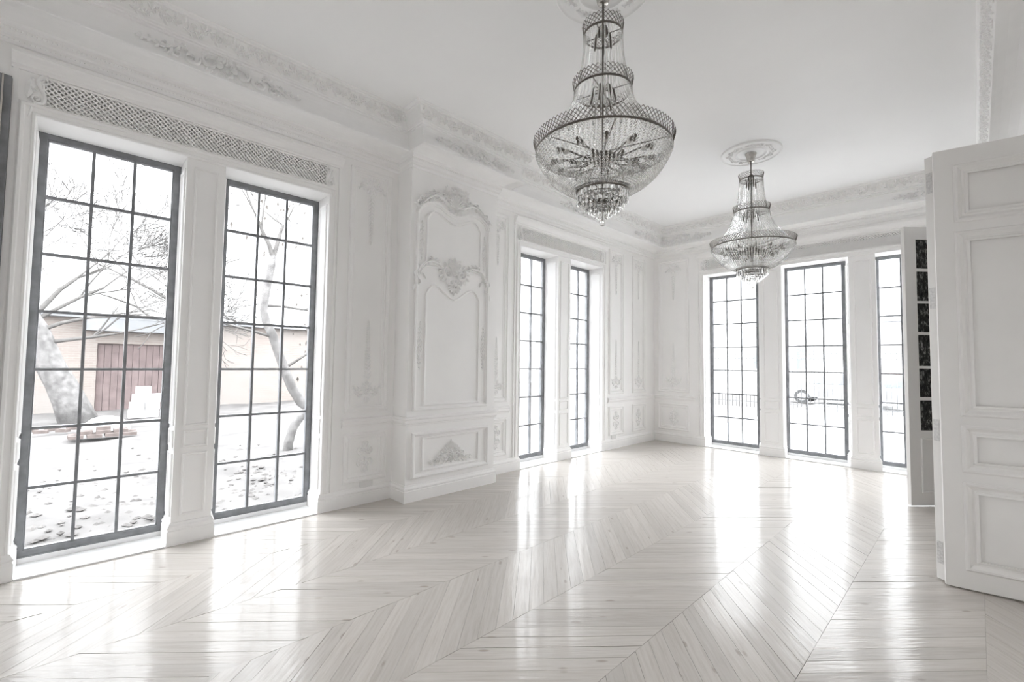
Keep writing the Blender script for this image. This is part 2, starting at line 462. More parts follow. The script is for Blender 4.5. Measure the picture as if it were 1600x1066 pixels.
# ------------------------------------------------------------------ relief ornament toolkit (local: x along wall, y up, z out)
class Relief(MB):
    def stroke(s, pts, w, h, w1=None, h1=None):
        w1 = w if w1 is None else w1; h1 = h if h1 is None else h1
        P = [Vector(p).to_2d() for p in pts]; V = []; F = []
        if 3 <= len(P) <= 9:
            Q = []
            for i in range(len(P)-1):
                p0, p1, p2, p3 = P[max(i-1,0)], P[i], P[i+1], P[min(i+2,len(P)-1)]
                for t in (0,.34,.67): Q.append(.5*((2*p1)+(p2-p0)*t+(2*p0-5*p1+4*p2-p3)*t*t+(3*p1-p0-3*p2+p3)*t**3))
            P = Q+[P[-1]]
        n = len(P)
        for i in range(n):
            t = i/(n-1); ww = w+(w1-w)*t; hh = h+(h1-h)*t
            d = (P[min(i+1,n-1)]-P[max(i-1,0)]).normalized(); q = Vector((-d.y,d.x))
            for o, e in ((-1,0),(-.62,.78),(0,1),(.62,.78),(1,0)): V.append((P[i].x+q.x*ww*o, P[i].y+q.y*ww*o, hh*e))
        for i in range(n-1):
            for k in range(4): F.append((i*5+k,i*5+k+1,(i+1)*5+k+1,(i+1)*5+k))
        F += [(0,1,2,3,4), tuple((n-1)*5+k for k in (4,3,2,1,0))]
        s.add(V, F, True); return s
    def spiral(s, c, r0, r1, a0, turns, w, h, w1=None, n=None):
        n = n or max(8, int(abs(turns)*16))
        pts = []
        for i in range(n+1):
            t = i/n; r = r0+(r1-r0)*t**.8; a = a0+turns*2*PI*t
            pts.append((c[0]+r*math.cos(a), c[1]+r*math.sin(a)))
        s.stroke(pts, w, h, w1 if w1 is not None else w*.6, h); return pts
    def leaf(s, b, ang, L, W, h):
        c, sn = math.cos(ang), math.sin(ang)
        def P(a, o, z): return (b[0]+c*a-sn*o, b[1]+sn*a+c*o, z)
        V = [P(0,0,h*.3), P(L*.35,W*.5,0), P(L*.35,0,h), P(L*.35,-W*.5,0), P(L*.72,W*.36,.1*h), P(L*.72,0,h*.8), P(L*.72,-W*.36,.1*h), P(L,0,h*.15)]
        s.add(V, [(0,2,1),(0,3,2),(1,2,5,4),(2,3,6,5),(4,5,7),(5,6,7)], False); return s
    def flower(s, c, r, n, h, a0=0):
        for k in range(n): s.leaf(c, a0+2*PI*k/n, r, r*.75, h)
        s.dome(c, r*.3, h*1.4); return s
    def dome(s, c, r, h, n=7):
        V = [(c[0]+r*math.cos(2*PI*k/n), c[1]+r*math.sin(2*PI*k/n), 0) for k in range(n)] + \
            [(c[0]+.7*r*math.cos(2*PI*k/n), c[1]+.7*r*math.sin(2*PI*k/n), h*.75) for k in range(n)] + [(c[0],c[1],h)]
        s.add(V, [(k,(k+1)%n,n+(k+1)%n,n+k) for k in range(n)] + [(n+k,n+(k+1)%n,2*n) for k in range(n)], True); return s
    def shell(s, c, r, ang, n=9, spread=2.6, h=.03):
        for k in range(n):
            a = ang-spread/2+spread*k/(n-1); rr = r*(1-.22*abs(2*k/(n-1)-1)**2)
            s.stroke([(c[0]+math.cos(a)*rr*t, c[1]+math.sin(a)*rr*t) for t in (.12,.4,.7,.95,1.02)], r*.035, h*.5, r*.13, h)
        s.dome(c, r*.2, h*1.3); return s
    def acanthus(s, pts, L, W, h, ang=.75, both=True, start=1):
        for i in range(start, len(pts)-1):
            d = Vector(pts[i+1])-Vector(pts[i-1]); a = math.atan2(d.y, d.x); k = 1-.45*i/len(pts)
            s.leaf(pts[i], a+ang, L*k, W*k, h)
            if both: s.leaf(pts[i], a-ang, L*k, W*k, h)
        return s
    def mirror(s):
        """adds the mirror image about local x = 0"""
        n = len(s.v); nf = len(s.f)
        s.v += [(-x,y,z) for x,y,z in s.v]
        s.f += [tuple(n+i for i in reversed(f)) for f in s.f[:nf]]; s.smooth += s.smooth[:nf]; return s

def o_frieze():
    r = Relief(); P = .34
    pts = [(-.15,-.018),(-.11,-.034),(-.06,-.026),(-.02,.0),(.02,.024),(.06,.03),(.10,.016)]
    r.stroke(pts, .006, .016, .004)
    r.acanthus(pts, .04, .022, .018, .85)
    r.spiral((.09,-.004), .026, .006, .9, -1.2, .005, .018)
    r.spiral((-.085,.014), .024, .006, 3.6, -1.2, .005, .018)
    r.shell((.145,-.02), .046, PI/2+.2, 6, 2.2, .018)
    r.leaf((-.02,.01), 2.2, .045, .022, .018); r.leaf((.03,.01), -1.0, .045, .022, .018)
    r.leaf((-.13,-.03), 1.2, .05, .02, .016); r.leaf((.11,.02), -2.3, .04, .02, .016)
    for k in range(5): r.leaf((-.15+.07*k,.012*(-1)**k), 1.2*(-1)**k+.3, .052, .03, .02); r.leaf((-.12+.065*k,-.006*(-1)**k), -1.0*(-1)**k+2.6, .045, .026, .018)
    r.flower((-.03,-.022), .022, 6, .02); r.flower((.05,.0), .018, 5, .02)
    return r
def o_cartouche():
    r = Relief()
    # right half, then mirrored
    r.spiral((.115,.0), .085, .02, 2.2, -.95, .012, .035)
    r.spiral((.115,.0), .062, .02, 2.2, -.8, .006, .025)
    pts = r.spiral((.25,-.02), .065, .018, PI*.9, 1.1, .010, .030)
    r.acanthus([(.0,.085),(.05,.088),(.10,.078),(.15,.06),(.19,.03)], .05, .028, .028, .8)
    vine = [(.27,.03),(.32,.045),(.37,.02),(.41,-.01),(.45,-.015),(.50,.005),(.55,.0),(.60,-.006)]
    r.stroke(vine, .007, .02, .003); r.acanthus(vine, .062, .03, .026, .8)
    r.spiral((.345,-.03), .036, .008, .5, -1.2, .007, .024); r.spiral((.42,.028), .026, .008, 3.4, 1.1, .006, .02)
    r.flower((.30,.055), .032, 6, .022); r.flower((.385,-.052), .026, 5, .022)
    for k in range(3): r.leaf((.06+.04*k,-.06+.01*k), -.9-.2*k, .06, .03, .024)
    for k in range(4): r.leaf((.03,.0), PI/2-.2-.45*k, .062, .03, .03)
    r.mirror()
    r.flower((0,.07), .045, 7, .035); r.shell((0,-.075), .06, PI/2, 7, 2.4, .03)
    return r
def o_drop(L, top=True):
    """floral drop; cluster at local y = 0, tail hanging to y = -L (top) or rising to +L"""
    r = Relief(); s_ = -1 if top else 1
    c1 = [(.02,.0),(.05,.02*s_),(.085,.035*s_),(.12,.02*s_),(.15,.035*s_),(.165,.07*s_)]
    r.stroke(c1, .005, .012, .003); r.acanthus(c1, .045, .02, .014, .8)
    r.spiral((.075,-.035*s_), .04, .008, PI/2, -1.2*1, .006, .014); r.spiral((.12,-.01*s_), .022, .006, PI, 1.1, .004, .012)
    r.leaf((.03,-.02*s_), -.6*s_, .07, .03, .014); r.leaf((.02,.03*s_), 1.1*s_, .08, .03, .014); r.leaf((.02,-.05*s_), -1.2*s_, .07, .028, .014)
    r.mirror()
    r.flower((0,0), .042, 7, .02); r.flower((0,.09*s_), .03, 6, .018); r.leaf((0,-.05*s_), -PI/2*s_, .09, .035, .016)
    rr = random.Random(5); y = .13
    while y < L-.03:
        t = y/L; k = (1-t)*1.05+.4
        r.leaf((0,y*s_), (PI/2-.7)*s_, .055*k, .026*k, .014); r.leaf((0,y*s_), (PI/2+.7)*s_, .055*k, .026*k, .014)
        if rr.random() < .35 and t < .7: r.flower((rr.uniform(-.012,.012),y*s_), .026*k+.006, 5, .015)
        y += .030*k+.008
    r.stroke([(0,.1*s_),(0,L*.5*s_),(0,L*s_)], .004, .008, .0015)
    return r
def o_rosette():
    r = Relief()
    for sy in (1,-1):
        r.spiral((.055,.075*sy), .05, .012, -PI/2*sy, 1.15*sy, .0085, .014)
        r.leaf((.03,.075*sy), .5*sy, .05, .024, .014); r.leaf((.015,.10*sy), 1.0*sy, .05, .024, .014)
        r.leaf((.02,.03*sy), .2*sy, .05, .022, .012); r.spiral((.022,.155*sy), .022, .006, -1.2*sy, .9*sy, .006, .012)
    r.mirror()
    for sy in (1,-1):
        r.flower((0,.075*sy), .03, 6, .016); r.leaf((0,.12*sy), PI/2*sy, .075, .03, .015)
        r.leaf((0,.0), PI/2*sy, .06, .026, .014)
    r.dome((0,0), .016, .018)
    return r
def o_side_drop(L=.5):
    r = Relief(); n = 13
    for i in range(n):
        t = (i+.5)/n; y = -L/2+L*t; k = math.sin(PI*t)**.7*1.15+.35
        for sx in (1,-1): r.leaf((0,y), PI/2*(1 if t < .5 else -1)+sx*.65, .042*k, .018*k, .012)
    r.flower((0,0), .026, 6, .018); r.flower((0,.05), .017, 5, .014); r.flower((0,-.05), .017, 5, .014)
    r.stroke([(0,-L/2),(0,0),(0,L/2)], .003, .008, .003); return r
def o_crest():
    """shell crest of the overmantel; local origin at the shell, x +-.56"""
    r = Relief()
    sc = [(.10,-.055),(.17,-.01),(.24,.02),(.31,.018),(.38,-.02),(.44,-.07),(.49,-.12)]
    r.stroke(sc, .016, .04, .010); r.stroke([(x,y+.035) for x,y in sc[1:]], .008, .03, .005)
    r.acanthus(sc, .075, .034, .04, .95, True, 0)
    r.spiral((.515,-.13), .05, .012, 2.0, -1.25, .012, .036); r.spiral((.20,.055), .042, .01, -2.4, 1.1, .010, .034)
    r.spiral((.335,.055), .03, .008, 3.4, -1.1, .008, .03); r.spiral((.485,-.045), .03, .008, -1, 1.1, .008, .03)
    for k in range(6): r.leaf((.09+.035*k,.06+.012*k-.004*k*k), 1.5-.22*k, .085-.006*k, .034, .04)
    for k in range(4): r.leaf((.30+.045*k,.05-.03*k), 1.0-.25*k, .06, .028, .03)
    r.leaf((.53,-.16), -1.2, .09, .03, .03); r.leaf((.54,-.12), -.3, .06, .026, .03)
    for k in range(4): r.leaf((.05,-.09), -.2-.5*k, .07, .03, .035)
    r.flower((.145,.02), .034, 6, .045); r.flower((.42,-.02), .024, 5, .035)
    r.mirror()
    r.shell((0,-.06), .14, PI/2, 11, 2.9, .055)
    for k in range(9): r.leaf((-.10+.03*k,.10), 2.2-.16*k, .10+.03*math.sin(k*1.9), .036, .04)
    r.flower((-.06,.15), .045, 7, .05); r.flower((.05,.17), .04, 7, .05); r.leaf((0,-.11), -PI/2, .07, .04, .04)
    return r
def o_mid():
    """crest between the two overmantel panels"""
    r = Relief()
    arc = [(.525,-.10),(.505,-.02),(.46,.05),(.39,.10),(.31,.115),(.23,.095),(.17,.05)]
    r.stroke(arc, .013, .032, .012); r.stroke([(x*.97,y-.03) for x,y in arc[1:6]], .006, .016, .006)
    r.spiral((.095,.01), .085, .016, .9, -1.05, .015, .042, .009); r.spiral((.10,.015), .05, .012, 1.2, -.9, .008, .034)
    r.spiral((.06,-.10), .045, .01, 2.4, 1.15, .011, .034)
    for k in range(7): r.leaf((.10+.075*math.cos(1.9-.55*k),.01+.075*math.sin(1.9-.55*k)), 1.5-.55*k, .07, .032, .036)
    for k in range(5): r.leaf((.018,-.02+.035*k), 1.2-.12*k, .10, .034, .04)
    for k in range(4): r.leaf((.03,-.12-.012*k), -.1-.42*k, .08, .032, .034)
    r.spiral((.53,-.06), .045, .01, 2.6, -1.2, .012, .036); r.spiral((.515,-.15), .034, .008, 1.5, 1.2, .010, .032)
    r.leaf((.54,-.16), -1.25, .11, .036, .03); r.leaf((.50,.02), 1.0, .07, .03, .03); r.leaf((.46,-.03), -2.2, .10, .03, .02)
    r.flower((.335,.145), .034, 6, .032); r.leaf((.30,.13), 2.4, .06, .028, .028); r.leaf((.37,.13), .7, .06, .028, .028); r.leaf((.24,.10), 2.2, .06, .026, .028)
    r.acanthus(arc[2:], .04, .02, .022, .9)
    r.mirror()
    for k in range(3): r.leaf((0,.0+.055*k), PI/2, .11, .046, .045)
    for sx in (-1,1): r.leaf((0,.07), PI/2+sx*.45, .12, .04, .04)
    r.flower((0,.02), .042, 7, .05); r.leaf((0,-.13), -PI/2, .13, .05, .036); r.dome((0,-.12), .026, .045)
    return r
def o_festoon():
    r = Relief()
    a = [(.02,-.06),(.07,-.02),(.12,-.03),(.17,-.06),(.22,-.085),(.27,-.095),(.31,-.09)]
    r.stroke(a, .008, .02, .004); r.acanthus(a, .06, .028, .024, .9)
    r.spiral((.085,-.065), .045, .01, 1.6, -1.15, .010, .026); r.spiral((.16,-.02), .034, .008, -2.5, 1.2, .008, .024)
    r.spiral((.20,-.085), .028, .006, .6, -1.1, .007, .022)
    for k in range(6): r.leaf((.02+.022*k,.03-.012*k), 1.35-.18*k, .085-.006*k, .03, .026)
    for k in range(4): r.leaf((.04+.06*k,-.10), -.6-.2*k, .05, .024, .02)
    r.mirror()
    r.leaf((0,.02), PI/2, .13, .036, .03); r.flower((0,-.02), .038, 7, .032); r.leaf((0,-.06), PI/2, .10, .05, .03); r.shell((0,-.12), .06, PI/2, 7, 2.4, .025)
    return r
def o_bracket():
    """carved scroll closing the end of a lattice grille (opens towards +x)"""
    r = Relief()
    r.stroke([(.05,.11),(.02,.10),(.0,.06),(.012,.02),(.03,-.02),(.035,-.06),(.015,-.10),(-.02,-.11)], .016, .022, .010)
    r.spiral((.03,.075), .035, .008, 1.6, 1.2, .010, .024); r.spiral((-.005,-.07), .035, .008, -.5, -1.2, .010, .024)
    r.leaf((-.03,.09), -1.7, .18, .05, .02); r.leaf((-.02,-.10), -1.75, .15, .036, .018); r.leaf((.0,-.02), 2.6, .07, .03, .02)
    for k in range(3): r.dome((-.03,.07-.07*k), .012, .022)
    return r
ME = {}
def orn(name, fn, *a):
    if (name,a) not in ME: ME[(name,a)] = fn(*a).mesh(name, PLASTER)
    return ME[(name,a)]
def put(name, mesh, M, u, v, parent, flipx=False, sc=1.0, h=0.0):
    L = Matrix.Translation((u,v,h)) @ Matrix.Diagonal((-sc if flipx else sc, sc, sc, 1))
    return inst(name, mesh, M @ L, parent)

PL = plane((WX,0,0), (0,1,0), (1,0,0))      # left wall plane: local x = world y
PC = plane((CX,0,0), (0,1,0), (1,0,0))      # chimney front
PE = plane((0,EY,0), (1,0,0), (0,-1,0))     # end wall
PR = plane((RX,0,0), (0,-1,0), (-1,0,0))    # right wall

# frieze scrolls: slanted plane between (d=.402,z=4.142) and (d=.468,z=4.234)
fm = orn('frieze_scroll', o_frieze)
def slant(o, u, n_, d0, z0, d1, z1):
    up_ = Vector((n_[0]*(d1-d0), n_[1]*(d1-d0), z1-z0)).normalized(); uu = Vector(u); nr = uu.cross(up_)
    M = Matrix.Identity(4)
    for i, a in enumerate((uu, up_, nr)):
        for k in range(3): M[k][i] = a[k]
    c = Vector(o) + Vector(n_)*((d0+d1)/2); 
    for k in range(2): M[k][3] = c[k]
    M[2][3] = (z0+z1)/2
    return M
def frieze_run(o, u, n_, a, b):
    M = slant(o, u, n_, .402, 4.142, .468, 4.234); n = max(1, round((b-a)/.34)); s_ = (b-a)/n
    for i in range(n):
        inst('frieze_scroll', fm, M @ Matrix.Translation((a+s_*(i+.5),0,.0065)) @ Matrix.Diagonal((s_/.34,1.1,1.0,1)), trim_1)
frieze_run((WX,0,0), (0,1,0), (1,0,0), -1.14, CH0-.19)
frieze_run((CX,0,0), (0,1,0), (1,0,0), CH0-.18, CH1+.18)
frieze_run((WX,0,0), (0,1,0), (1,0,0), CH1+.19, EY-.45)
frieze_run((0,EY,0), (1,0,0), (0,-1,0), WX+.45, RX-.45)
frieze_run((RX,0,0), (0,-1,0), (-1,0,0), -(EY-.45), -(NY+.45))
# cartouches in the cove
cm = orn('cartouche_ornament', o_cartouche)
def cart(o, u, n_, a):
    M = slant(o, u, n_, .398, 3.905, .352, 4.09); inst('cartouche_ornament', cm, M @ Matrix.Translation((a,0,-.006)) @ Matrix.Diagonal((1,1.08,.95,1)), trim_1)
for a in (.86, 5.84): cart((WX,0,0), (0,1,0), (1,0,0), a)
cart((CX,0,0), (0,1,0), (1,0,0), (CH0+CH1)/2)
for a in (-3.98, -.2): cart((0,EY,0), (1,0,0), (0,-1,0), a)
cart((WX,0,0), (0,1,0), (1,0,0), 8.0)
for a in (-1.2, -4.35, -7.4): cart((RX,0,0), (0,-1,0), (-1,0,0), a)

# ------------------------------------------------------------------ baseboards and chair rails
BASE = [(0,0),(.026,0),(.026,.118),(.020,.124),(.020,.134),(.026,.140),(.024,.152),(.013,.166),(.008,.182),(0,.186)]
RAIL = [(0,.838),(.010,.842),(.014,.858),(.026,.866),(.030,.884),(.026,.902),(.034,.912),(.034,.924),(.020,.934),(0,.938)]
def plan_sweep(name, paths, prof, mat, parent=None, label=None, sign=-1):
    mb = MB()
    for p in paths: sweep(mb, p, prof, False, sign)
    o = mb.build(name, mat, parent)
    if label: o['label'] = label
    return o
pilL = [[(GX,LW[0][3]),(WX,LW[0][1]),(WX,LW[1][0]),(GX,LW[1][2])], [(GX,LW[2][3]),(WX,LW[2][1]),(WX,LW[3][0]),(GX,LW[3][2])]]
segL = [[(WX,NY),(WX,-1.30)], [(WX,-.355),(WX,LW[0][0]),(GX,LW[0][2])],
        [(GX,LW[1][3]),(WX,LW[1][1]),(WX,CH0),(CX,CH0),(CX,CH1),(WX,CH1),(WX,LW[2][0]),(GX,LW[2][2])],
        [(GX,LW[3][3]),(WX,LW[3][1]),(WX,EY)]]
o = plan_sweep('baseboard_left', pilL+segL, BASE, PAINT, None, 'white moulded baseboard along the window wall'); kind(o,'structure')
segE = [[(WX,EY),(EW[0][0],EY),(EW[0][2],GY)],[(EW[0][3],GY),(EW[0][1],EY),(EW[1][0],EY),(EW[1][2],GY)],
        [(EW[1][3],GY),(EW[1][1],EY),(EW[2][0],EY),(EW[2][2],GY)],[(EW[2][3],GY),(EW[2][1],EY),(RX,EY)]]
o = plan_sweep('baseboard_back', segE, BASE, PAINT, None, 'white moulded baseboard along the end wall'); kind(o,'structure')
o = plan_sweep('baseboard_right', [[(RX,EY),(RX,DW1+.1)],[(RX,DW0-.1),(RX,NY)]], BASE, PAINT, None, 'white moulded baseboard along the doorway wall'); kind(o,'structure')
o = plan_sweep('trim_2', [[(WX,2.11),(WX,CH0),(CX,CH0),(CX,CH1),(WX,CH1),(WX,4.58)], [(WX,7.09),(WX,EY),(-3.86,EY)]], RAIL, PAINT, None, 'white chair rail below the upper wall panels'); kind(o,'structure')

# ------------------------------------------------------------------ mouldings on the walls
BIG = [(0,0),(0,.020),(.010,.028),(.020,.028),(.028,.016),(.048,.012),(.056,.018),(.064,.018),(.070,.006),(.092,.004),(.094,0)]
MED = [(0,0),(0,.018),(.010,.030),(.024,.029),(.032,.014),(.044,.008),(.045,0)]
INN = [(0,0),(0,.010),(.008,.018),(.020,.016),(.026,.006),(.034,.004),(.034,0)]
SML = [(0,0),(0,.007),(.006,.012),(.014,.010),(.020,.003),(.021,0)]
def mould(name, M, path, prof, parent, closed=True):
    return sweep(MB(), path, prof, closed, 1).build(name, PAINT, parent, M)

def wall_panel(M, u0, u1, parent, drop=True):
    mould('panel_moulding', M, rect(u0,1.0,u1,3.70), BIG, parent)
    mould('panel_moulding', M, rect(u0,.245,u1,.775), BIG, parent)
    c = (u0+u1)/2
    k = min(1, (u1-u0-.12)/.34)
    if drop:
        put('floral_drop', orn('floral_drop', o_drop, .66, True), M, c, 3.52, parent, sc=1 if k == 1 else k, h=.001)
        put('floral_drop', orn('floral_drop', o_drop, .80, False), M, c, 1.22, parent, sc=1 if k == 1 else k, h=.001)
    put('scroll_rosette', orn('scroll_rosette', o_rosette), M, c, .51, parent, sc=.95, h=.001)
wall_panel(PL, 2.135, 2.635, wall_left)
wall_panel(PL, 4.11, 4.53, wall_left)
wall_panel(PL, 7.12, 7.60, wall_left)
wall_panel(PL, 7.93, 8.41, wall_left)
wall_panel(PE, -4.64, -3.985, wall_back)
wall_panel(PE, -.02, .46, wall_back)
# right wall panels (seen only from beside the doors)
for a, b in ((-.3,.9),(1.1,2.3),(2.5,3.7)): wall_panel(PR, -b, -a, wall_right)

# overmantel on the chimney breast
m0 = 3.338
def sym(half): return half + [(2*m0-u, v) for u, v in reversed(half[:-1] if abs(half[-1][0]-m0) < 1e-4 else half)]
outer = sym([(2.785,1.0),(2.785,3.27),(2.83,3.36),(2.92,3.42),(3.02,3.445),(3.12,3.43),(3.22,3.385),(3.29,3.36),(m0,3.355)])
outer = list(reversed(outer))
mould('overmantel_frame', PC, outer, MED, wall_left)
up_in = list(reversed(sym([(2.92,2.66),(2.92,3.235),(2.965,3.30),(3.02,3.345),(3.07,3.352),(3.13,3.335),(3.22,3.285),(3.29,3.258),(m0,3.252)])))
mould('overmantel_panel', PC, up_in, INN, wall_left, True)
lo_in = list(reversed(sym([(2.925,1.052),(2.925,2.345),(2.965,2.41),(3.01,2.455),(3.06,2.468),(3.12,2.452),(3.20,2.40),(3.28,2.345),(m0,2.328)])))
mould('overmantel_panel', PC, lo_in, INN, wall_left)
mould('mantel_panel', PC, rect(2.79,.25,3.92,.755), MED, wall_left)
mould('mantel_panel', PC, rect(2.92,.315,3.768,.70), INN, wall_left)
put('shell_crest', orn('shell_crest', o_crest), PC, m0, 3.50, wall_left, h=.002)
put('scroll_crest', orn('scroll_crest', o_mid), PC, m0, 2.62, wall_left, h=.002)
put('leaf_festoon', orn('leaf_festoon', o_festoon), PC, m0, .49, wall_left, h=.002)
for u in (2.865, 2*m0-2.865):
    put('leaf_drop', orn('leaf_drop', o_side_drop, .46), PC, u, 2.96, wall_left, h=.001)
    put('leaf_drop', orn('leaf_drop', o_side_drop, .56), PC, u, 1.74, wall_left, h=.001)

# window bays: reveals, pilasters, architraves, grilles, hoods
def panel_stack(M, u0, u1, parent):
    for a, b in ((.235,.755),(.80,.95),(.985,3.235)):
        mould('panel_moulding', M, rect(u0,a,u1,b), SML, parent)
def reveal(p_front, p_back, parent):
    """panels on a window reveal; the room side lies to the left of front->back seen from above or right"""
    f = Vector((*p_front,0)); b = Vector((*p_back,0)); return f, b
def reveal_panels(pa, pb, nrm, parent):
    a = Vector((*pa,0)); b = Vector((*pb,0)); u = (b-a).normalized(); n_ = u.cross(Vector((0,0,1)))
    if n_.dot(Vector((*nrm,0))) < 0: a, b, u, n_ = b, a, -u, -n_
    M = plane(a, u, n_); L = (b-a).length
    for z0, z1 in ((.225,.755),(.80,.95),(.985,3.22)):
        mould('panel_moulding', M, rect(.045,z0,L-.045,z1), SML, parent)
for f0, f1, b0, b1 in LW:
    reveal_panels((WX,f0), (GX,b0), (0,1), wall_left); reveal_panels((WX,f1), (GX,b1), (0,-1), wall_left)
for f0, f1, b0, b1 in EW:
    reveal_panels((f0,EY), (b0,GY), (1,0), wall_back); reveal_panels((f1,EY), (b1,GY), (-1,0), wall_back)
panel_stack(PL, LW[0][1]+.055, LW[1][0]-.05, wall_left)
panel_stack(PL, LW[2][1]+.055, LW[3][0]-.05, wall_left)
panel_stack(PE, EW[0][1]+.06, EW[1][0]-.055, wall_back)
panel_stack(PE, EW[1][1]+.06, EW[2][0]-.055, wall_back)
ARCH = [(0,0),(0,.012),(.006,.018),(.018,.018),(.024,.012),(.055,.014),(.062,.024),(.078,.026),(.086,.016),(.092,0)]
SLAT = .0105
def grille(M, u0, u1, name_parent, label, group):
    g = empty('lattice_grille'); g.matrix_world = M @ Matrix.Translation((u0, 3.40, 0))
    tag(g, label, 'grille', group)
    W = u1-u0; H = .20; p = .0365
    sweep(MB(), rect(-.012,-.012,W+.012,H+.012), [(0,-.004),(0,.012),(.008,.016),(.016,.008),(.016,-.004)], True, 1).build('grille_frame', PAINT, g)
    MB().box((.001,.001,-.258),(W-.001,H-.001,-.25)).build('cavity_back', BACKING, g)
    n = int((W+H)/p)
    cache = {}
    for lay, sg in ((0,1),(1,-1)):
        for i in range(n+1):
            x0 = -H+i*p+p*.3
            a, b = (x0, 0), (x0+H, H)
            t0 = max(0, (0-x0)/H); t1 = min(1, (W-x0)/H)
            if t1-t0 < .05: continue
            ln = (t1-t0)*H*math.sqrt(2); key = round(ln,4)
            if key not in cache:
                z0, z1 = -.012, -.004
                cache[key] = MB().box((-ln/2,-SLAT/2,z0),(ln/2,SLAT/2,z1)).mesh('slat', PAINT)
            cx_ = x0+H*(t0+t1)/2; cyy = H*(t0+t1)/2
            if sg < 0: cyy = H-cyy
            inst('slat', cache[key], Matrix.Translation((cx_,cyy,.006*lay)) @ Matrix.Rotation(sg*PI/4,4,'Z'), g)
    return g
def bay(M, u0, u1, parent, glabel, mapf):
    # architrave around the pair of openings
    sweep_path = [(u1,.19),(u1,SOF),(u0,SOF),(u0,.19)]
    sweep(MB(), sweep_path, ARCH, False, -1).build('architrave', PAINT, parent, M)
    # outer strips up to the hood
    for a, b in ((u0-.125,u0-.098),(u1+.098,u1+.125)):
        MB().box((a,.19,0),(b,3.62,.014)).build('architrave_strip', PAINT, parent, M)
    grille(M, u0+.03, u1-.03, parent, glabel, 'lattice grilles over the windows')
    for u, fl in ((u0-.0,False),(u1+.0,True)):
        put('scroll_bracket', orn('scroll_bracket', o_bracket), M, u, 3.50, parent, flipx=fl, h=.004)
    # hood moulding
    HOOD = [(0,3.615),(.014,3.615),(.018,3.63),(.030,3.64),(.034,3.655),(.048,3.68),(.066,3.698),(.070,3.712),(.076,3.716),(.076,3.728),(0,3.735)]
    e0, e1 = mapf(u0-.135,0), mapf(u1+.135,0)
    plan_sweep('hood_moulding', [[mapf(u0-.135,-.0), mapf(u1+.135,-.0)]], HOOD, PAINT, parent, sign=-1)
bay(PL, LW[0][0], LW[1][1], wall_left, 'white lattice grille above the pair of windows beside the dark steel door', mapL)
bay(PL, LW[2][0], LW[3][1], wall_left, 'white lattice grille above the pair of windows past the chimney breast', mapL)
bay(PE, EW[0][0], EW[2][1], wall_back, 'long white lattice grille above the row of three windows', mapE)

# door surround on the right wall
sweep(MB(), [(-DW0,.0),(-DW0,DH),(-DW1,DH),(-DW1,.0)], ARCH, False, -1).build('door_architrave', PAINT, wall_right, PR)

# ------------------------------------------------------------------ steel windows
def window(idx, M, w, label):
    """local x along the wall, y up, z towards the room; origin at the lower left corner of the frame front"""
    root = empty('window_%d' % idx); root.matrix_world = M
    kind(root, 'structure'); root['label'] = label
    H = ZF1-ZF0; st = .062
    sweep(MB(), rect(0,0,w,H), [(0,-.065),(0,.0),(.010,.0),(.012,-.004),(.052,-.004),(.054,-.010),(st,-.012),(st,-.055),(.0,-.065)], True, 1).build('frame', STEEL, root)
    gw = w-2*st; mw = .021
    zs = [1.462-.4492*k - ZF0 for k in (-3,-2,-1,0,1,2)]
    xs = [st+gw/3, st+2*gw/3]
    for x in xs: MB().box((x-mw/2,st,-.052),(x+mw/2,H-st,-.012)).build('mullion', STEEL, root)
    for z in zs: MB().box((st,z-mw/2,-.050),(w-st,z+mw/2,-.014)).build('glazing_bar', STEEL, root)
    xe = [st]+xs+[w-st]; ze = sorted([st]+zs+[H-st])
    for i in range(3):
        for j in range(7):
            a = .004 if i == 0 else mw/2-.001; b = .004 if i == 2 else mw/2-.001
            MB().box((xe[i]+(-.004 if i == 0 else a), ze[j]+(-.004 if j == 0 else .009), -.036),
                     (xe[i+1]-(-.004 if i == 2 else b), ze[j+1]-(-.004 if j == 6 else .009), -.031)).build('pane', GLASS, root)
    return root
wl = ['tall steel window with a leaning thick tree trunk outside', 'tall steel window with a crooked slim tree outside',
      'tall steel window next to the chimney breast', 'tall steel window between a pilaster and the corner panels',
      'tall steel end window nearest the corner panels', 'middle tall steel window of the end wall', 'tall steel end window beside the glazed door']
for i, (f0, f1, b0, b1) in enumerate(LW):
    window(i+1, plane((GX,b0,ZF0),(0,1,0),(1,0,0)), b1-b0, wl[i])
    sill = MB().prism([(GX-.07,b0),(WX+.035,f0+.03),(WX+.035,f1-.03),(GX-.07,b1)], -.02, .012).prism([(GX-.06,b0),(GX,b0),(GX,b1),(GX-.06,b1)], .012, ZF0)
    kind(sill.build('window_sill', MARBLE, wall_left), 'structure')
    kind(MB().box((OX-.12,b0-.05,-.25),(GX-.065,b1+.05,.028)).build('outer_sill', MARBLE, wall_left), 'structure')
for i, (f0, f1, b0, b1) in enumerate(EW):
    window(i+5, plane((b0,GY,ZF0),(1,0,0),(0,-1,0)), b1-b0, wl[i+4])
    sill = MB().prism([(b0,GY+.07),(f0+.03,EY-.035),(f1-.03,EY-.035),(b1,GY+.07)], -.02, .012).prism([(b0,GY+.06),(b0,GY),(b1,GY),(b1,GY+.06)], .012, ZF0)
    kind(sill.build('window_sill', MARBLE, wall_back), 'structure')
    kind(MB().box((b0-.05,GY+.065,-.25),(b1+.05,OY+.12,.028)).build('outer_sill', MARBLE, wall_back), 'structure')
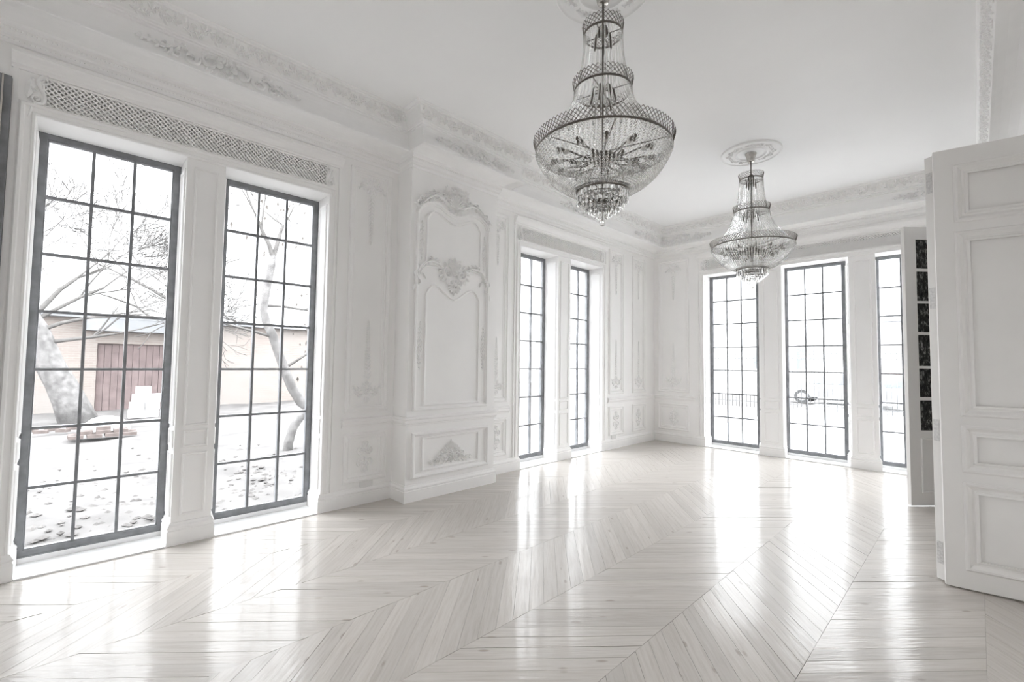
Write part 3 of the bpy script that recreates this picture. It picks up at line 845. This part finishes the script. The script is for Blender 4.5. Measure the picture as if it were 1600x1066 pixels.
# light portals in the window openings (guide the sky sampling, emit nothing)
for wlist, left in ((LW,True),(EW,False)):
    for f0, f1, b0, b1 in wlist:
        la = bpy.data.lights.new('window_portal', 'AREA'); la.shape = 'RECTANGLE'; la.size = b1-b0; la.size_y = ZF1-ZF0
        la.cycles.is_portal = True
        lo = bpy.data.objects.new('window_portal', la); COL.objects.link(lo)
        if left: lo.matrix_world = plane((GX-.12,(b0+b1)/2,(ZF0+ZF1)/2),(0,-1,0),(-1,0,0))
        else: lo.matrix_world = plane(((b0+b1)/2,GY+.12,(ZF0+ZF1)/2),(-1,0,0),(0,1,0))

# ------------------------------------------------------------------ doors
def leaf_frame(o, ang):
    """local x along the leaf, y up, z = visible face normal"""
    u = Vector((math.cos(ang), math.sin(ang), 0)); n_ = Vector((math.sin(ang), -math.cos(ang), 0))
    return plane((o[0],o[1],0), u, n_)
PANELP = [(0,0),(.0,.006),(.010,.014),(.022,.013),(.034,.002),(.044,-.006),(.058,-.006),(.064,.002),(.078,.006),(.080,.0)]
def panel_leaf(idx, o, ang, w, label, panels, hinge_z=(), th=.048, H=3.178):
    M = leaf_frame(o, ang); root = empty('door_%d' % idx); root.matrix_world = M; kind(root,'structure'); root['label'] = label
    z0 = .012
    mb = MB().box((0,z0,-th),(.112,H,-.0)).box((w-.112,z0,-th),(w,H,0))
    zz = [z0]+[v for p in panels for v in p]+[H]
    for i in range(0, len(zz), 2): mb.box((.112,zz[i],-th),(w-.112,zz[i+1],0))
    mb.build('leaf_frame', DOORP, root)
    for a, b in panels:
        MB().box((.11,a-.002,-th+.010),(w-.11,b+.002,-.012)).build('door_panel', DOORP, root)
        sweep(MB(), rect(.104,a-.008,w-.104,b+.008), PANELP, True, 1).build('panel_moulding', DOORP, root)
        sweep(MB(), rect(.104,a-.008,w-.104,b+.008), [(q,-th-h) for q,h in PANELP], True, 1).build('panel_moulding', DOORP, root)
    for z in hinge_z:
        h = MB().box((-.002,z-.08,-th+.008),(.0,z+.08,-.008))
        ho = h.build('hinge', HINGE, root)
        sc_ = MB()
        for k in (-.055,0,.055):
            for q in (-.018,-.032): sc_.box((-.0032,z+k-.004,q-.004),(-.0015,z+k+.004,q+.004))
        sc_.build('screw', HINGE, ho)
    return root
P4 = [(.147,.746),(.83,1.151),(1.226,2.55),(2.633,3.046)]
angA = math.atan2(.06,.374)
panel_leaf(1, (-.196,4.58), angA, .755, 'white four-panel door leaf standing open at right angles to the doorway wall', P4)
panel_leaf(2, (-.202,4.652), math.radians(57), .755, 'white panelled door leaf with painted hinges on its edge, folded behind another', P4, (2.975,2.09,1.10,.205), th=.056)
# glazed leaf
def mat_darkglass():
    ma, nt, b = new_mat('dark_textured_glass')
    tc = nn(nt,'ShaderNodeTexCoord'); mp = nn(nt,'ShaderNodeMapping'); mp.inputs['Scale'].default_value = (1,.45,1)
    nt.links.new(tc.outputs['Object'], mp.inputs[0])
    n = noise(nt, mp.outputs[0], 34, 6, .7)
    r = ramp(nt, n.outputs['Fac'], [(.36,(.004,.004,.004)),(.52,(.04,.04,.038)),(.66,(.30,.30,.29))])
    nt.links.new(r.outputs[0], b.inputs['Base Color']); b.inputs['Roughness'].default_value = .3; b.inputs['Specular IOR Level'].default_value = .15
    bump(nt, b, n.outputs['Fac'], .5, .004); return ma
DKGLASS = mat_darkglass()
M = leaf_frame((-.557,6.86), math.atan2(.18,.157)); root = empty('door_3'); root.matrix_world = M; kind(root,'structure')
root['label'] = 'white glazed door leaf with a column of dark textured panes'
w, H, th = .72, 3.19, .045
rows = [(.85,1.19),(1.226,1.554),(1.583,1.939),(1.972,2.304),(2.333,2.675),(2.709,3.049)]
mb = MB().box((0,.012,-th),(.138,H,0)).box((w-.138,.012,-th),(w,H,0)).box((.138,.012,-th),(w-.138,.155,0)).box((.138,.757,-th),(w-.138,.85,0)).box((.138,3.049,-th),(w-.138,H,0))
mb.build('leaf_frame', DOORP, root)
for (a0,a1),(b0,b1) in zip(rows, rows[1:]): MB().box((.138,a1,-th+.006),(w-.138,b0,-.004)).build('glazing_bar', DOORP, root)
MB().box((w/2-.014,.85,-th+.006),(w/2+.014,3.049,-.003)).build('glazing_bar', DOORP, root)
for a, b in rows:
    for x0, x1 in ((.138,w/2-.014),(w/2+.014,w-.138)): MB().box((x0-.003,a-.003,-.028),(x1+.003,b+.003,-.020)).build('pane', DKGLASS, root)
MB().box((.137,.154,-th+.01),(w-.137,.758,-.012)).build('door_panel', DOORP, root)
sweep(MB(), rect(.132,.149,w-.132,.763), SML, True, 1).build('panel_moulding', DOORP, root)
# dark steel leaf in the near corner
root = empty('door_4', (WX+.004, -1.27, 0)); kind(root,'structure'); root['label'] = 'dark grey steel door standing beside the lattice-topped window pair'
DWD = 1.27-.361
MB().box((0,0,.01),(.05,.075,3.525)).box((0,DWD-.075,.01),(.05,DWD,3.525)).box((0,.075,.01),(.05,DWD-.075,.16)).box((0,.075,3.42),(.05,DWD-.075,3.525)).build('leaf_frame', STEEL, root)
MB().box((.008,.07,.15),(.03,DWD-.07,3.43)).build('steel_panel', STEEL, root)
MB().box((.05,DWD-.045,.01),(.056,DWD-.036,3.525)).build('highlight_strip', NICKEL, root)  # paler strip imitates the highlight line running down the dark leaf
MB().tube([(.05,.10,1.05),(.09,.10,1.05),(.09,.20,1.05)], .009, 8).build('door_handle', NICKEL, root)

# ------------------------------------------------------------------ wall sockets
def socket(M, u, v, label):
    g = empty('wall_socket'); g.matrix_world = M @ Matrix.Translation((u,v,0)); tag(g, label, 'socket')
    sweep(MB(), rect(-.076,-.04,.076,.04), [(0,0),(0,.008),(.004,.011),(.012,.011)], True, 1).box((-.066,-.03,.0),(.066,.03,.0108)).build('cover_plate', SOCKET_PL, g)
    for s_ in (-1,1):
        f = MB().lathe([(.0205,.011),(.0205,.0125),(.0185,.0125),(.0178,.004),(.0001,.004)], 20, False, (s_*.0375,0)).build('socket_face', SOCKET_PL, g)
        mb = MB()
        for k in (-1,1): mb.lathe([(.0032,.0042),(.0032,.0055),(.0001,.0055)], 8, False, (s_*.0375+k*.0095,0))
        mb.build('pin_hole', SOCKET_DK, f)
        MB().box((s_*.0375-.014,-.019,.004),(s_*.0375+.014,-.013,.0062)).build('earth_clip', SOCKET_DK, f)
socket(PL, 2.41, .205, 'white double wall socket between the chimney breast and the window with the crooked tree')
socket(PL, 7.28, .205, 'white double wall socket below the slim corner panels past the second window pair')

# ------------------------------------------------------------------ ceiling medallions and chandeliers
def medallion(x, y, label):
    g = empty('ceiling_medallion', (x,y,ZC)); tag(g, label, 'medallion', None)
    MB().lathe([(.35,0),(.352,-.012),(.346,-.022),(.336,-.024),(.330,-.016),(.318,-.014),(.30,-.012),(.20,-.012),(.19,-.016),(.185,-.026),(.172,-.028),(.165,-.018),(.14,-.014),(.0001,-.014)], 64).build('plaster_disc', PLASTER, g)
    r = Relief()
    for k in range(4):
        a = PI/4+k*PI/2; c = (.25*math.cos(a), .25*math.sin(a))
        r.flower(c, .034, 7, .02); 
        for s_ in (-1,1):
            pts = [(.25*math.cos(a+s_*t)+.012*math.sin(t*18)*math.cos(a), .25*math.sin(a+s_*t)+.012*math.sin(t*18)*math.sin(a)) for t in (.1,.2,.3,.4,.5,.6,.68)]
            r.stroke(pts, .004, .01, .002); r.acanthus(pts, .045, .02, .014, .8)
    r.build('leaf_relief', PLASTER, g, Matrix.Translation((0,0,-.012)) @ Matrix.Rotation(PI,4,'X'))
    return g
medallion(-1.82, 2.65, 'round plaster ceiling medallion above the chandelier in front of the chimney breast')
medallion(-1.953, 6.115, 'round plaster ceiling medallion above the chandelier facing the three end windows')

def crown(R, z, N, flare, hgt=.072):
    mb = MB(); rows = 5; dz = hgt/rows
    def pt(i, k):
        a = 2*PI*(i+.5*(k % 2))/N; rr = R+flare*(k/rows); return Vector((rr*math.cos(a), rr*math.sin(a), z+.006+dz*k))
    for k in range(rows):
        for i in range(N):
            p = pt(i,k)
            for q in ((pt(i,k+1), pt(i-1,k+1)) if k % 2 == 0 else (pt(i,k+1), pt(i+1,k+1))):
                mb.tube([p,q], .0023, 3, False, False)
    return mb
def strand(fn, n, r=.0074, h=.0088):
    mb = MB()
    for i in range(n):
        t = (i+.5)/n; rr, z = fn(t); mb.octa((rr,0,z), r, h)
    return mb
zr1, zr2, zr3, zr4, zb = 3.915, 3.50, 3.06, 2.775, 2.548
R1, R2, R3, R4 = .135, .20, .468, .18
CH_PARTS = []
def make_chandelier():
    P = []
    def part(name, mb, mat, rot=0, sub=None):
        P.append((name, mb.mesh(name, mat) if isinstance(mb, MB) else mb, Matrix.Rotation(rot,4,'Z'), sub)); return len(P)-1
    part('canopy', MB().lathe([(.068,ZC-.014),(.068,ZC-.022),(.062,ZC-.03),(.05,ZC-.075),(.04,ZC-.118),(.034,ZC-.125),(.0001,ZC-.125)], 28), NICKEL)
    part('rod', MB().tube([(0,0,ZC-.12),(0,0,zr1+.05)], .0075, 10).tube([(0,0,zr1+.05),(0,0,zr4+.04)], .006, 8), BRASS)
    part('hub', MB().lathe([(.0001,zr1+.07),(.03,zr1+.06),(.04,zr1+.03),(.035,zr1),(.0001,zr1-.01)], 16), BRASS)
    for (R, z, N, fl) in ((R1,zr1,28,.012),(R2,zr2,40,.014),(R3,zr3,94,.022)):
        k = part('ring_band', MB().lathe([(R-.004,z-.005),(R+.004,z-.005),(R+.005,z),(R+.004,z+.007),(R-.004,z+.007),(R-.004,z-.005)], 64), BRASS)
        part('crown_lattice', crown(R, z, N, fl), BRASS, 0, k)
    part('ring_band', MB().lathe([(R4-.003,zr4-.014),(R4+.004,zr4-.014),(R4+.006,zr4),(R4+.004,zr4+.014),(R4-.003,zr4+.014),(R4-.003,zr4-.014)], 48), BRASS)
    # spokes holding the rings
    for (R, z, n) in ((R1,zr1,4),(R2,zr2,4),(R3,zr3,6),(R4,zr4,4)):
        me = MB().tube([(.0,0,z),(R,0,z)], .0042, 6).mesh('spoke', BRASS)
        for i in range(n): part('spoke', me, BRASS, 2*PI*i/n+.2)
    # lower hub with a ring of lamps
    zc = zr3-.055
    part('hub', MB().lathe([(.0001,zc+.05),(.03,zc+.05),(.075,zc+.035),(.088,zc+.015),(.088,zc-.005),(.06,zc-.02),(.02,zc-.03),(.012,zc-.10),(.02,zc-.13),(.0001,zc-.15)], 24), BRASS)
    armm = {}
    for lv, (n, Ra, za, a0) in enumerate(((12,.33,zc+.005,.1),(8,.22,zc-.055,.3))):
        arm = MB().tube([(.07,0,zc),(.14,0,zc-.012),(Ra-.05,0,za+.006),(Ra,0,za)], .0062, 6).mesh('arm', BRASS)
        sk = MB().tube([(Ra-.014,0,za),(Ra+.034,0,za+.004)], .0145, 10, False).tube([(Ra+.024,0,za),(Ra+.024,0,za-.03)], .009, 8).mesh('lamp_socket', BRASS)
        bl = MB().ball((Ra-.03,0,za-.006), .0185, 10, 7).mesh('bulb', BULB)
        for i in range(n):
            k = part('arm', arm, BRASS, 2*PI*i/n+a0)
            part('lamp_socket', sk, BRASS, 0, k); part('bulb', bl, BULB, 0, k)
    bl = MB().ball((.072,0,zc-.012), .013, 8, 6).mesh('bulb', BULB)
    for i in range(8): part('bulb', bl, BULB, 2*PI*i/8)
    # candle sockets inside the two upper rings
    for (z, n, rr) in ((zr1,4,.045),(zr2,7,.075)):
        me = MB().tube([(.01,0,z+.02),(rr*.8,0,z+.028),(rr,0,z+.005)], .004, 6).tube([(rr,0,z+.01),(rr+.006,0,z-.03),(rr+.014,0,z-.105)], [.009,.009,.0075], 8).mesh('candle_socket', BRASS)
        for i in range(n): part('candle_socket', me, BRASS, 2*PI*i/n+.5)
    # bead strands
    s1 = strand(lambda t: (R1+(R2-R1-.015)*t**2.0, zr1-.008-(zr1-zr2-.02)*t), 30).mesh('bead_strand', CRYSTAL)
    for i in range(34): part('bead_strand', s1, CRYSTAL, 2*PI*i/34)
    s2 = strand(lambda t: (R2+(R3-R2-.02)*t**1.7, zr2-.008-(zr2-zr3-.03)*t), 34).mesh('bead_strand', CRYSTAL)
    for i in range(66): part('bead_strand', s2, CRYSTAL, 2*PI*i/66)
    def bowl(t):
        a = t*PI/2; e = (math.cos(a)**.9, math.sin(a)); l = (1-t, t)
        return (R4+.004+(R3-R4)*(.55*e[0]+.45*l[0]), zr3-.008-(zr3-zr4-.005)*(.55*e[1]+.45*l[1]))
    s3 = strand(bowl, 23, .0098, .012).mesh('bead_strand', CRYSTAL)
    for i in range(88): part('bead_strand', s3, CRYSTAL, 2*PI*i/88)
    fr = MB().octa((R3-.004,0,zr3-.026), .010, .017).mesh('pendant', CRYSTAL)
    for i in range(36): part('pendant', fr, CRYSTAL, 2*PI*(i+.5)/36)
    # basket of crystal bars
    tiers = [(.176,zr4-.014,.064,56),(.150,zr4-.042,.062,46),(.124,zr4-.068,.060,38),(.096,zr4-.092,.058,30),(.068,zr4-.114,.056,20),(.040,zr4-.134,.052,11)]
    for (R, z, L, n) in tiers:
        me = MB(); me.add([(R-.004,-.0052,z),(R+.004,-.0052,z),(R+.004,.0052,z),(R-.004,.0052,z),(R-.004,-.0052,z-L),(R+.004,-.0052,z-L),(R+.004,.0052,z-L),(R-.004,.0052,z-L),(R,0,z+.008),(R,0,z-L-.012)],
            [(0,1,5,4),(1,2,6,5),(2,3,7,6),(3,0,4,7),(0,8,1),(1,8,2),(2,8,3),(3,8,0),(4,5,9),(5,6,9),(6,7,9),(7,4,9)])
        me = me.mesh('crystal_bar', CRYSTAL)
        for i in range(n): part('crystal_bar', me, CRYSTAL, 2*PI*(i+.5*(len(P) % 2))/n)
        k = part('tier_ring', MB().lathe([(R-.003,z+.006),(R+.003,z+.006),(R+.003,z+.011),(R-.003,z+.011),(R-.003,z+.006)], 32), BRASS)
    part('finial_ball', MB().ball((0,0,zb), .021, 14, 9), CRYSTAL)
    part('rod', MB().tube([(0,0,zr4+.04),(0,0,zb+.02)], .003, 6), BRASS)
    return P
CHP = make_chandelier()
def place_chandelier(x, y, rz, label):
    g = empty('crystal_chandelier', (x,y,0), rz); tag(g, label, 'chandelier', None)
    objs = []
    for name, me, M, sub in CHP:
        o = inst(name, me, M, g if sub is None else objs[sub]); objs.append(o)
    return g
place_chandelier(-1.82, 2.65, .05, 'tiered crystal bead chandelier hanging before the carved chimney breast')
place_chandelier(-1.953, 6.115, .31, 'tiered crystal bead chandelier hanging in front of the three end windows')
# ------------------------------------------------------------------ outside
DIRT = simple('yard_dirt', (.094,.09,.088), .95, var=.25, scale=2.2, bmp=.6, bscale=9, spec=.2)
PAVE = simple('pale_paving', (.42,.42,.42), .9, var=.06, scale=.6, spec=.2)
BARK = simple('pale_bark', (.118,.114,.112), .9, var=.35, scale=7, bmp=.6, bscale=25, spec=.2)
TWIG = simple('twig_bark', (.085,.081,.078), .9, var=.2, scale=9, spec=.2)
DRYLEAF = simple('dry_leaf', (.075,.068,.062), .9, var=.2, scale=9, spec=.2)
WOODD = simple('old_red_wood', (.118,.092,.09), .85, var=.2, scale=5, bmp=.3, spec=.2)
CONC = simple('pale_concrete', (.17,.174,.18), .9, var=.12, scale=1.5, spec=.2)
BLOCKM = simple('white_aerated_block', (.55,.55,.55), .9, var=.04, scale=4, spec=.2)
TARP = simple('white_tarpaulin', (.22,.22,.225), .6, var=.06, scale=4)
IRON = simple('iron_paint', (.10,.10,.10), .6, var=.1)
HOUSEW = simple('pale_render', (.40,.395,.39), .9, var=.05, scale=.8, spec=.2)
REDW = simple('red_painted_boards', (.30,.24,.23), .8, var=.12, scale=2, spec=.2)
CARP = simple('silver_car_paint', (.34,.35,.36), .25, .4, var=.03)
CARG = simple('car_glass', (.09,.10,.11), .1, var=.03)
TYRE = simple('tyre_rubber', (.05,.05,.05), .8, var=.1)
LOOSEB = simple('broken_red_brick', (.10,.083,.078), .9, var=.25, scale=6, spec=.2)
def mat_brick():
    ma, nt, b = new_mat('old_brickwork')
    tc = nn(nt,'ShaderNodeTexCoord'); mp = nn(nt,'ShaderNodeMapping'); mp.inputs['Rotation'].default_value = (PI/2,0,PI/2)
    sx = nn(nt,'ShaderNodeSeparateXYZ'); cb = nn(nt,'ShaderNodeCombineXYZ')
    nt.links.new(tc.outputs['Object'], sx.inputs[0]); nt.links.new(sx.outputs['Y'], cb.inputs['X']); nt.links.new(sx.outputs['Z'], cb.inputs['Y'])
    br = nn(nt,'ShaderNodeTexBrick'); br.inputs['Scale'].default_value = 1.0
    br.inputs['Brick Width'].default_value = .26; br.inputs['Row Height'].default_value = .078; br.inputs['Mortar Size'].default_value = .007
    br.inputs['Color1'].default_value = (.20,.175,.160,1); br.inputs['Color2'].default_value = (.176,.150,.136,1); br.inputs['Mortar'].default_value = (.215,.205,.195,1)
    nt.links.new(cb.outputs[0], br.inputs['Vector'])
    n = noise(nt, tc.outputs['Object'], .7, 4); mx = nn(nt,'ShaderNodeMixRGB'); mx.inputs[2].default_value = (.20,.188,.178,1)
    r = ramp(nt, n.outputs['Fac'], [(.45,(0,0,0)),(.7,(.7,.7,.7))]); nt.links.new(r.outputs[0], mx.inputs[0]); nt.links.new(br.outputs['Color'], mx.inputs[1])
    nt.links.new(mx.outputs[0], b.inputs['Base Color']); b.inputs['Roughness'].default_value = .95; b.inputs['Specular IOR Level'].default_value = .2
    bump(nt, b, br.outputs['Fac'], -.4, .01); return ma
BRICK = mat_brick()
from mathutils import noise as mnoise
GZ = -.25
# yard
mb = MB(); nx, ny = 70, 70; V = []; F = []
for i in range(nx+1):
    for j in range(ny+1):
        t = i/nx; x = OX-.12-(t**1.6)*34; y = -26+60*j/ny if False else -22+52*(j/ny)
        h = .10*mnoise.noise((x*.5,y*.5,0))+.06*mnoise.noise((x*1.7,y*1.7,3))
        V.append((x,y,GZ+h*min(1,t*12)))
for i in range(nx):
    for j in range(ny): a = i*(ny+1)+j; F.append((a,a+1,a+ny+2,a+ny+1))
mb.add(V, F, True)
yard = mb.build('ground', DIRT); kind(yard,'structure'); yard['label'] = 'bare yard of dirt and rubble outside the window wall'
pave = MB().box((OX-.12,OY+.1,GZ-.06),(14,60,GZ+.05)).build('pavement', PAVE); kind(pave,'structure'); pave['label'] = 'bright paved street outside the end windows'
# stones strewn over the dirt by the windows
rs = random.Random(11); mb = MB()
for i in range(900):
    x = -5.6-abs(rs.gauss(0,2.2)); y = rs.uniform(-1.2,5.2); s_ = rs.uniform(.012,.05)
    h = .10*mnoise.noise((x*.5,y*.5,0))+.06*mnoise.noise((x*1.7,y*1.7,3)); t = ((OX-.12-x)/34)**(1/1.6)
    mb.octa((x,y,GZ+h*min(1,t*12)), s_*rs.uniform(.7,1.4), s_*.6)
rub = mb.build('loose_stones', simple('grey_stones', (.10,.095,.092), .95, var=.3, scale=3, spec=.2), yard); kind(rub,'stuff')

def grow(mb, p, d, r, L, depth, rr, spread=.6, grav=0.0):
    pts = [p]; rad = [r]; q = Vector(p); dd = Vector(d).normalized()
    for k in range(3):
        dd = (dd + Vector((rr.uniform(-1,1),rr.uniform(-1,1),rr.uniform(-1,1)))*.18 + Vector((0,0,grav))).normalized()
        q = q + dd*L/3; pts.append(tuple(q)); rad.append(max(.0075, r*(1-.15*(k+1))))
    mb.tube(pts, rad, 5 if depth > 2 else 3, True, False)
    if depth == 0: return
    n = 3 if depth > 1 else 2
    for k in range(n):
        nd = (dd + Vector((rr.uniform(-1,1)*.55,rr.uniform(-1,1),rr.uniform(-.6,.9)))*spread).normalized()
        i = 3 if k == 0 else rr.choice((2,3)); grow(mb, pts[i], nd, max(.0075, rad[i]*.66), L*rr.uniform(.62,.85), depth-1, rr, spread, grav)
def tree(name, label, trunk, radii, starts, group=None):
    g = empty(name, (trunk[0][0],trunk[0][1],GZ)); tag(g, label, 'tree', group)
    o = Vector(g.location)
    MB().tube([tuple(Vector(p)-o) for p in trunk], radii, 10).build('trunk', BARK, g)
    for (p, d, r, L, dep, seed, spread, grav) in starts:
        mb = MB(); grow(mb, tuple(Vector(p)-o), d, r, L, dep, random.Random(seed), spread, grav); mb.build('branch', TWIG, g)
    return g
tree('leaning_tree', 'thick leaning old tree trunk with bare branches by the brick shed',
     [(-17,.35,-.35),(-17,.08,.41),(-17,-.09,.84),(-17,-.32,1.35),(-17,-.48,1.84),(-17,-.62,2.25),(-17,-.75,2.6)], [.42,.34,.31,.29,.27,.26,.2],
     [((-17,-.72,2.5),(0,.5,1),.075,1.5,6,1,.8,.0), ((-17,-.75,2.5),(.1,-.5,1),.10,1.6,6,2,.8,.0), ((-17,-.6,2.2),(.3,.9,.55),.06,1.6,6,3,.75,.0), ((-17,-.7,2.45),(-.3,.9,.8),.06,1.8,6,14,.8,.0),
      ((-17,-.5,1.9),(.3,1,.25),.06,1.5,4,4,.6,-.02), ((-17,-.3,1.5),(.2,-1,.9),.10,1.5,4,5,.6,.0)])
tree('crooked_tree', 'slim crooked tree with a curved stem and few hanging leaves outside',
     [(-9.6,3.80,-.40),(-9.6,3.76,.1),(-9.6,3.63,.54),(-9.6,3.42,.71),(-9.6,3.24,1.0),(-9.6,3.1,1.33),(-9.6,2.97,1.68),(-9.6,2.85,2.02),(-9.6,2.72,2.29),(-9.6,2.67,2.5),(-9.6,2.7,2.88),(-9.6,2.78,3.39),(-9.6,2.8,3.59)],
     [.12,.11,.105,.10,.095,.09,.088,.085,.078,.07,.07,.068,.06],
     [((-9.6,2.8,3.55),(0,-.5,1),.05,.8,4,6,.8,.0), ((-9.6,2.8,3.55),(0,.4,1),.05,.8,4,7,.8,.0), ((-9.6,2.7,2.6),(.2,1,.2),.03,1.0,3,8,.7,-.03),
      ((-9.6,2.85,2.0),(.2,-1,.4),.03,.9,3,9,.7,.0), ((-9.6,3.1,1.4),(0,1,.7),.03,.9,3,10,.7,-.05)])
tr = [o for o in COL.objects if o.name.startswith('crooked_tree')][0]
o0 = Vector(tr.location)
MB().tube([tuple(Vector(p)-o0) for p in ((-9.5,3.16,-.42),(-9.5,3.18,-.06),(-9.5,3.25,.21),(-9.52,3.38,.40),(-9.55,3.55,.53),(-9.6,3.68,.6))], [.095,.09,.085,.085,.08,.07], 9).build('stem', BARK, tr)
mb = Relief(); rl = random.Random(21)
for i in range(70):
    y = rl.gauss(3.62,.22); z = rl.uniform(1.1,3.0) if i < 45 else rl.uniform(3.6,5.0); y = y if i < 45 else rl.gauss(2.8,.5)
    a = rl.uniform(0,6.28); L = rl.uniform(.05,.11); b = Vector((-9.55+rl.uniform(-.2,.2),y,z))-o0
    mb.add([(b.x,b.y,b.z),(b.x+.02,b.y+L*.2,b.z-L*.4),(b.x,b.y+L*.25*math.cos(a),b.z-L),(b.x-.02,b.y-L*.18,b.z-L*.5)], [(0,1,2,3)])
kind(mb.build('hanging_leaves', DRYLEAF, tr), 'stuff')
tree('bare_tree', 'bare spreading tree behind the roof of the brick shed', [(-28,4.2,-.3),(-28,4.0,2.2),(-28,4.1,4.0)], [.3,.24,.2],
     [((-28,4.1,3.9),(0,-.8,1),.12,2.4,5,31,.8,.0), ((-28,4.1,3.9),(0,.6,1),.12,2.4,5,32,.8,.0), ((-28,4.0,2.6),(0,-1,.5),.09,2.2,4,33,.8,.0)])
# brick shed
g = empty('brick_shed', (-23,0,GZ)); tag(g, 'long low brick shed with a pale roof edge and red plank door', 'shed')
MB().box((-2,-16,-.2),(2,.72,3.12)).box((-2,2.62,-.2),(2,15,3.12)).box((-2,.72,2.28),(2,2.62,3.12)).build('brick_wall', BRICK, g)
MB().box((-2.3,-16.3,3.12),(2.35,15.3,3.26)).build('roof', CONC, g)
MB().box((1.9,.40,2.70),(2.45,3.4,3.11)).build('roof_beam', CONC, g)
dr = MB().box((1.80,.72,-.1),(1.86,2.62,2.28)).build('door_leaf', WOODD, g)
for k in range(10): MB().box((1.86,.73+.189*k,-.05),(1.90,.73+.189*k+.178,2.27)).build('plank', WOODD, dr)
# stack of white blocks
rb = random.Random(2)
for r_, row in enumerate(((1.34,1.70),(1.36,1.72),(1.42,1.77),(1.50,))):
    for k, y in enumerate(row):
        o = MB().box((-.15,0,0),(.15,.345,.23)).build('building_block', BLOCKM)
        o.location = (-17.5+rb.uniform(-.02,.02), y+rb.uniform(-.003,.003), GZ+.03+.231*r_); tag(o, 'white building block in the small stack before the red plank door', 'block', 'white blocks stacked in the yard')
mb = MB(); prof = [(.46,-.05),(.455,.05),(.40,.18),(.28,.29),(.12,.345),(.0001,.355)]
mb.lathe(prof, 22)
mb.v = [(x*(1+.12*mnoise.noise((x*4,y*4,z*4))), y*(1+.12*mnoise.noise((y*4,x*4,2))), z) for x,y,z in mb.v]
o = mb.build('covered_heap', TARP); o.location = (-15.2,.76,GZ); tag(o, 'rounded heap under a white tarpaulin in the yard', 'heap')
rb = random.Random(9)
BR_ME = MB().box((-.06,-.12,-.035),(.06,.12,.035)).mesh('loose_brick', LOOSEB)
def loose(x, y, z, a, label, group):
    o = inst('loose_brick', BR_ME); o.location = (x,y,z); o.rotation_euler = (0,0,a); tag(o, label, 'brick', group)
for lay, (nx_, ny_) in enumerate(((3,4),(2,3),(1,1))):
    for i in range(nx_):
        for j in range(ny_):
            loose(-13.6+(i-(nx_-1)/2)*.19, .64+(j-(ny_-1)/2)*.295, GZ+.10+.0705*lay, rb.uniform(-.18,.18), 'broken brick in the heap in front of the white tarpaulin', 'bricks heaped before the tarpaulin')
for j in range(7):
    loose(-15.3+.34*(j%2), -.9+.36*j*.5, GZ+.09, rb.uniform(-.9,.9), 'broken brick scattered at the foot of the leaning tree', 'bricks scattered by the leaning tree')
# street side
g = empty('iron_fence', (-6,21.5,GZ)); tag(g, 'tall iron railing with spiked bars along the street', 'fence')
bm_ = MB().tube([(0,0,0),(0,0,2.45)], .012, 5).lathe([(.026,2.42),(.018,2.47),(.0001,2.60)], 5).mesh('bar', IRON)
for k in range(100): inst('bar', bm_, Matrix.Translation((-7+.15*k,0,0)), g)
for z in (.22,2.1,2.3): MB().box((-7.1,-.02,z),(8.1,.02,z+.035)).build('rail', IRON, g)
g = empty('street_house', (-4,36,GZ)); tag(g, 'pale low house with red boarding across the street', 'house')
MB().box((-10,0,0),(10,7,4.6)).build('wall', HOUSEW, g)
MB().box((-10.4,-.5,4.6),(10.4,7.5,4.85)).build('roof', CONC, g)
MB().box((-.9,-.08,0),(2.6,0.0,2.3)).build('red_boarding', REDW, g)
for x in (-7.5,-4.8,3.4,6.0):
    w_ = MB().box((x,-.05,1.5),(x+1.3,0,3.1)).build('window', HOUSEW, g); MB().box((x+.1,-.07,1.6),(x+1.2,-.04,3.0)).build('pane', CARG, w_)
def car(x, y, label):
    g = empty('parked_car', (x,y,GZ+.05)); tag(g, label, 'car')
    side = [(-2.1,.32),(-2.12,.62),(-1.95,.84),(-1.25,.93),(-.7,1.36),(-.2,1.44),(.75,1.42),(1.35,1.02),(1.95,.93),(2.1,.7),(2.1,.32)]
    mb = MB(); n = len(side)
    mb.add([(p[0],-.84 if p[1] < 1 else -.68,p[1]) for p in side]+[(p[0],.84 if p[1] < 1 else .68,p[1]) for p in side],
           [tuple(range(n)), tuple(range(2*n-1,n-1,-1))]+[(i,(i+1)%n,n+(i+1)%n,n+i) for i in range(n)])
    mb.build('body', CARP, g)
    for s_ in (-1,1):
        q = [(-1.08,.96),(-.62,1.32),(-.02,1.36),(-.02,.96)]; q2 = [(.06,.96),(.06,1.36),(.70,1.34),(1.15,.98)]
        for pl in (q,q2):
            MB().add([(a,s_*(.80 if b < 1 else .70),b) for a,b in pl]+[(a,s_*(.85 if b < 1 else .735),b) for a,b in pl], [(0,1,2,3),(7,6,5,4),(0,1,5,4),(1,2,6,5),(2,3,7,6),(3,0,4,7)])
            m_ = MB(); m_.add([(a,s_*(.80 if b < 1 else .70),b) for a,b in pl]+[(a,s_*(.85 if b < 1 else .735),b) for a,b in pl], [(0,1,2,3),(7,6,5,4),(0,1,5,4),(1,2,6,5),(2,3,7,6),(3,0,4,7)])
            m_.build('side_window', CARG, g)
        for xx in (-1.3,1.3):
            wh = MB().tube([(xx,s_*.70,.32),(xx,s_*.87,.32)], .32, 18, False).build('wheel', TYRE, g)
            MB().tube([(xx,s_*.85,.32),(xx,s_*.885,.32)], .19, 12, False).build('wheel_rim', CARP, wh)
    return g
car(-4.6, 26.0, 'silver car parked behind the middle end window')
car(-1.9, 24.2, 'silver car parked on the street in line with the glazed door')
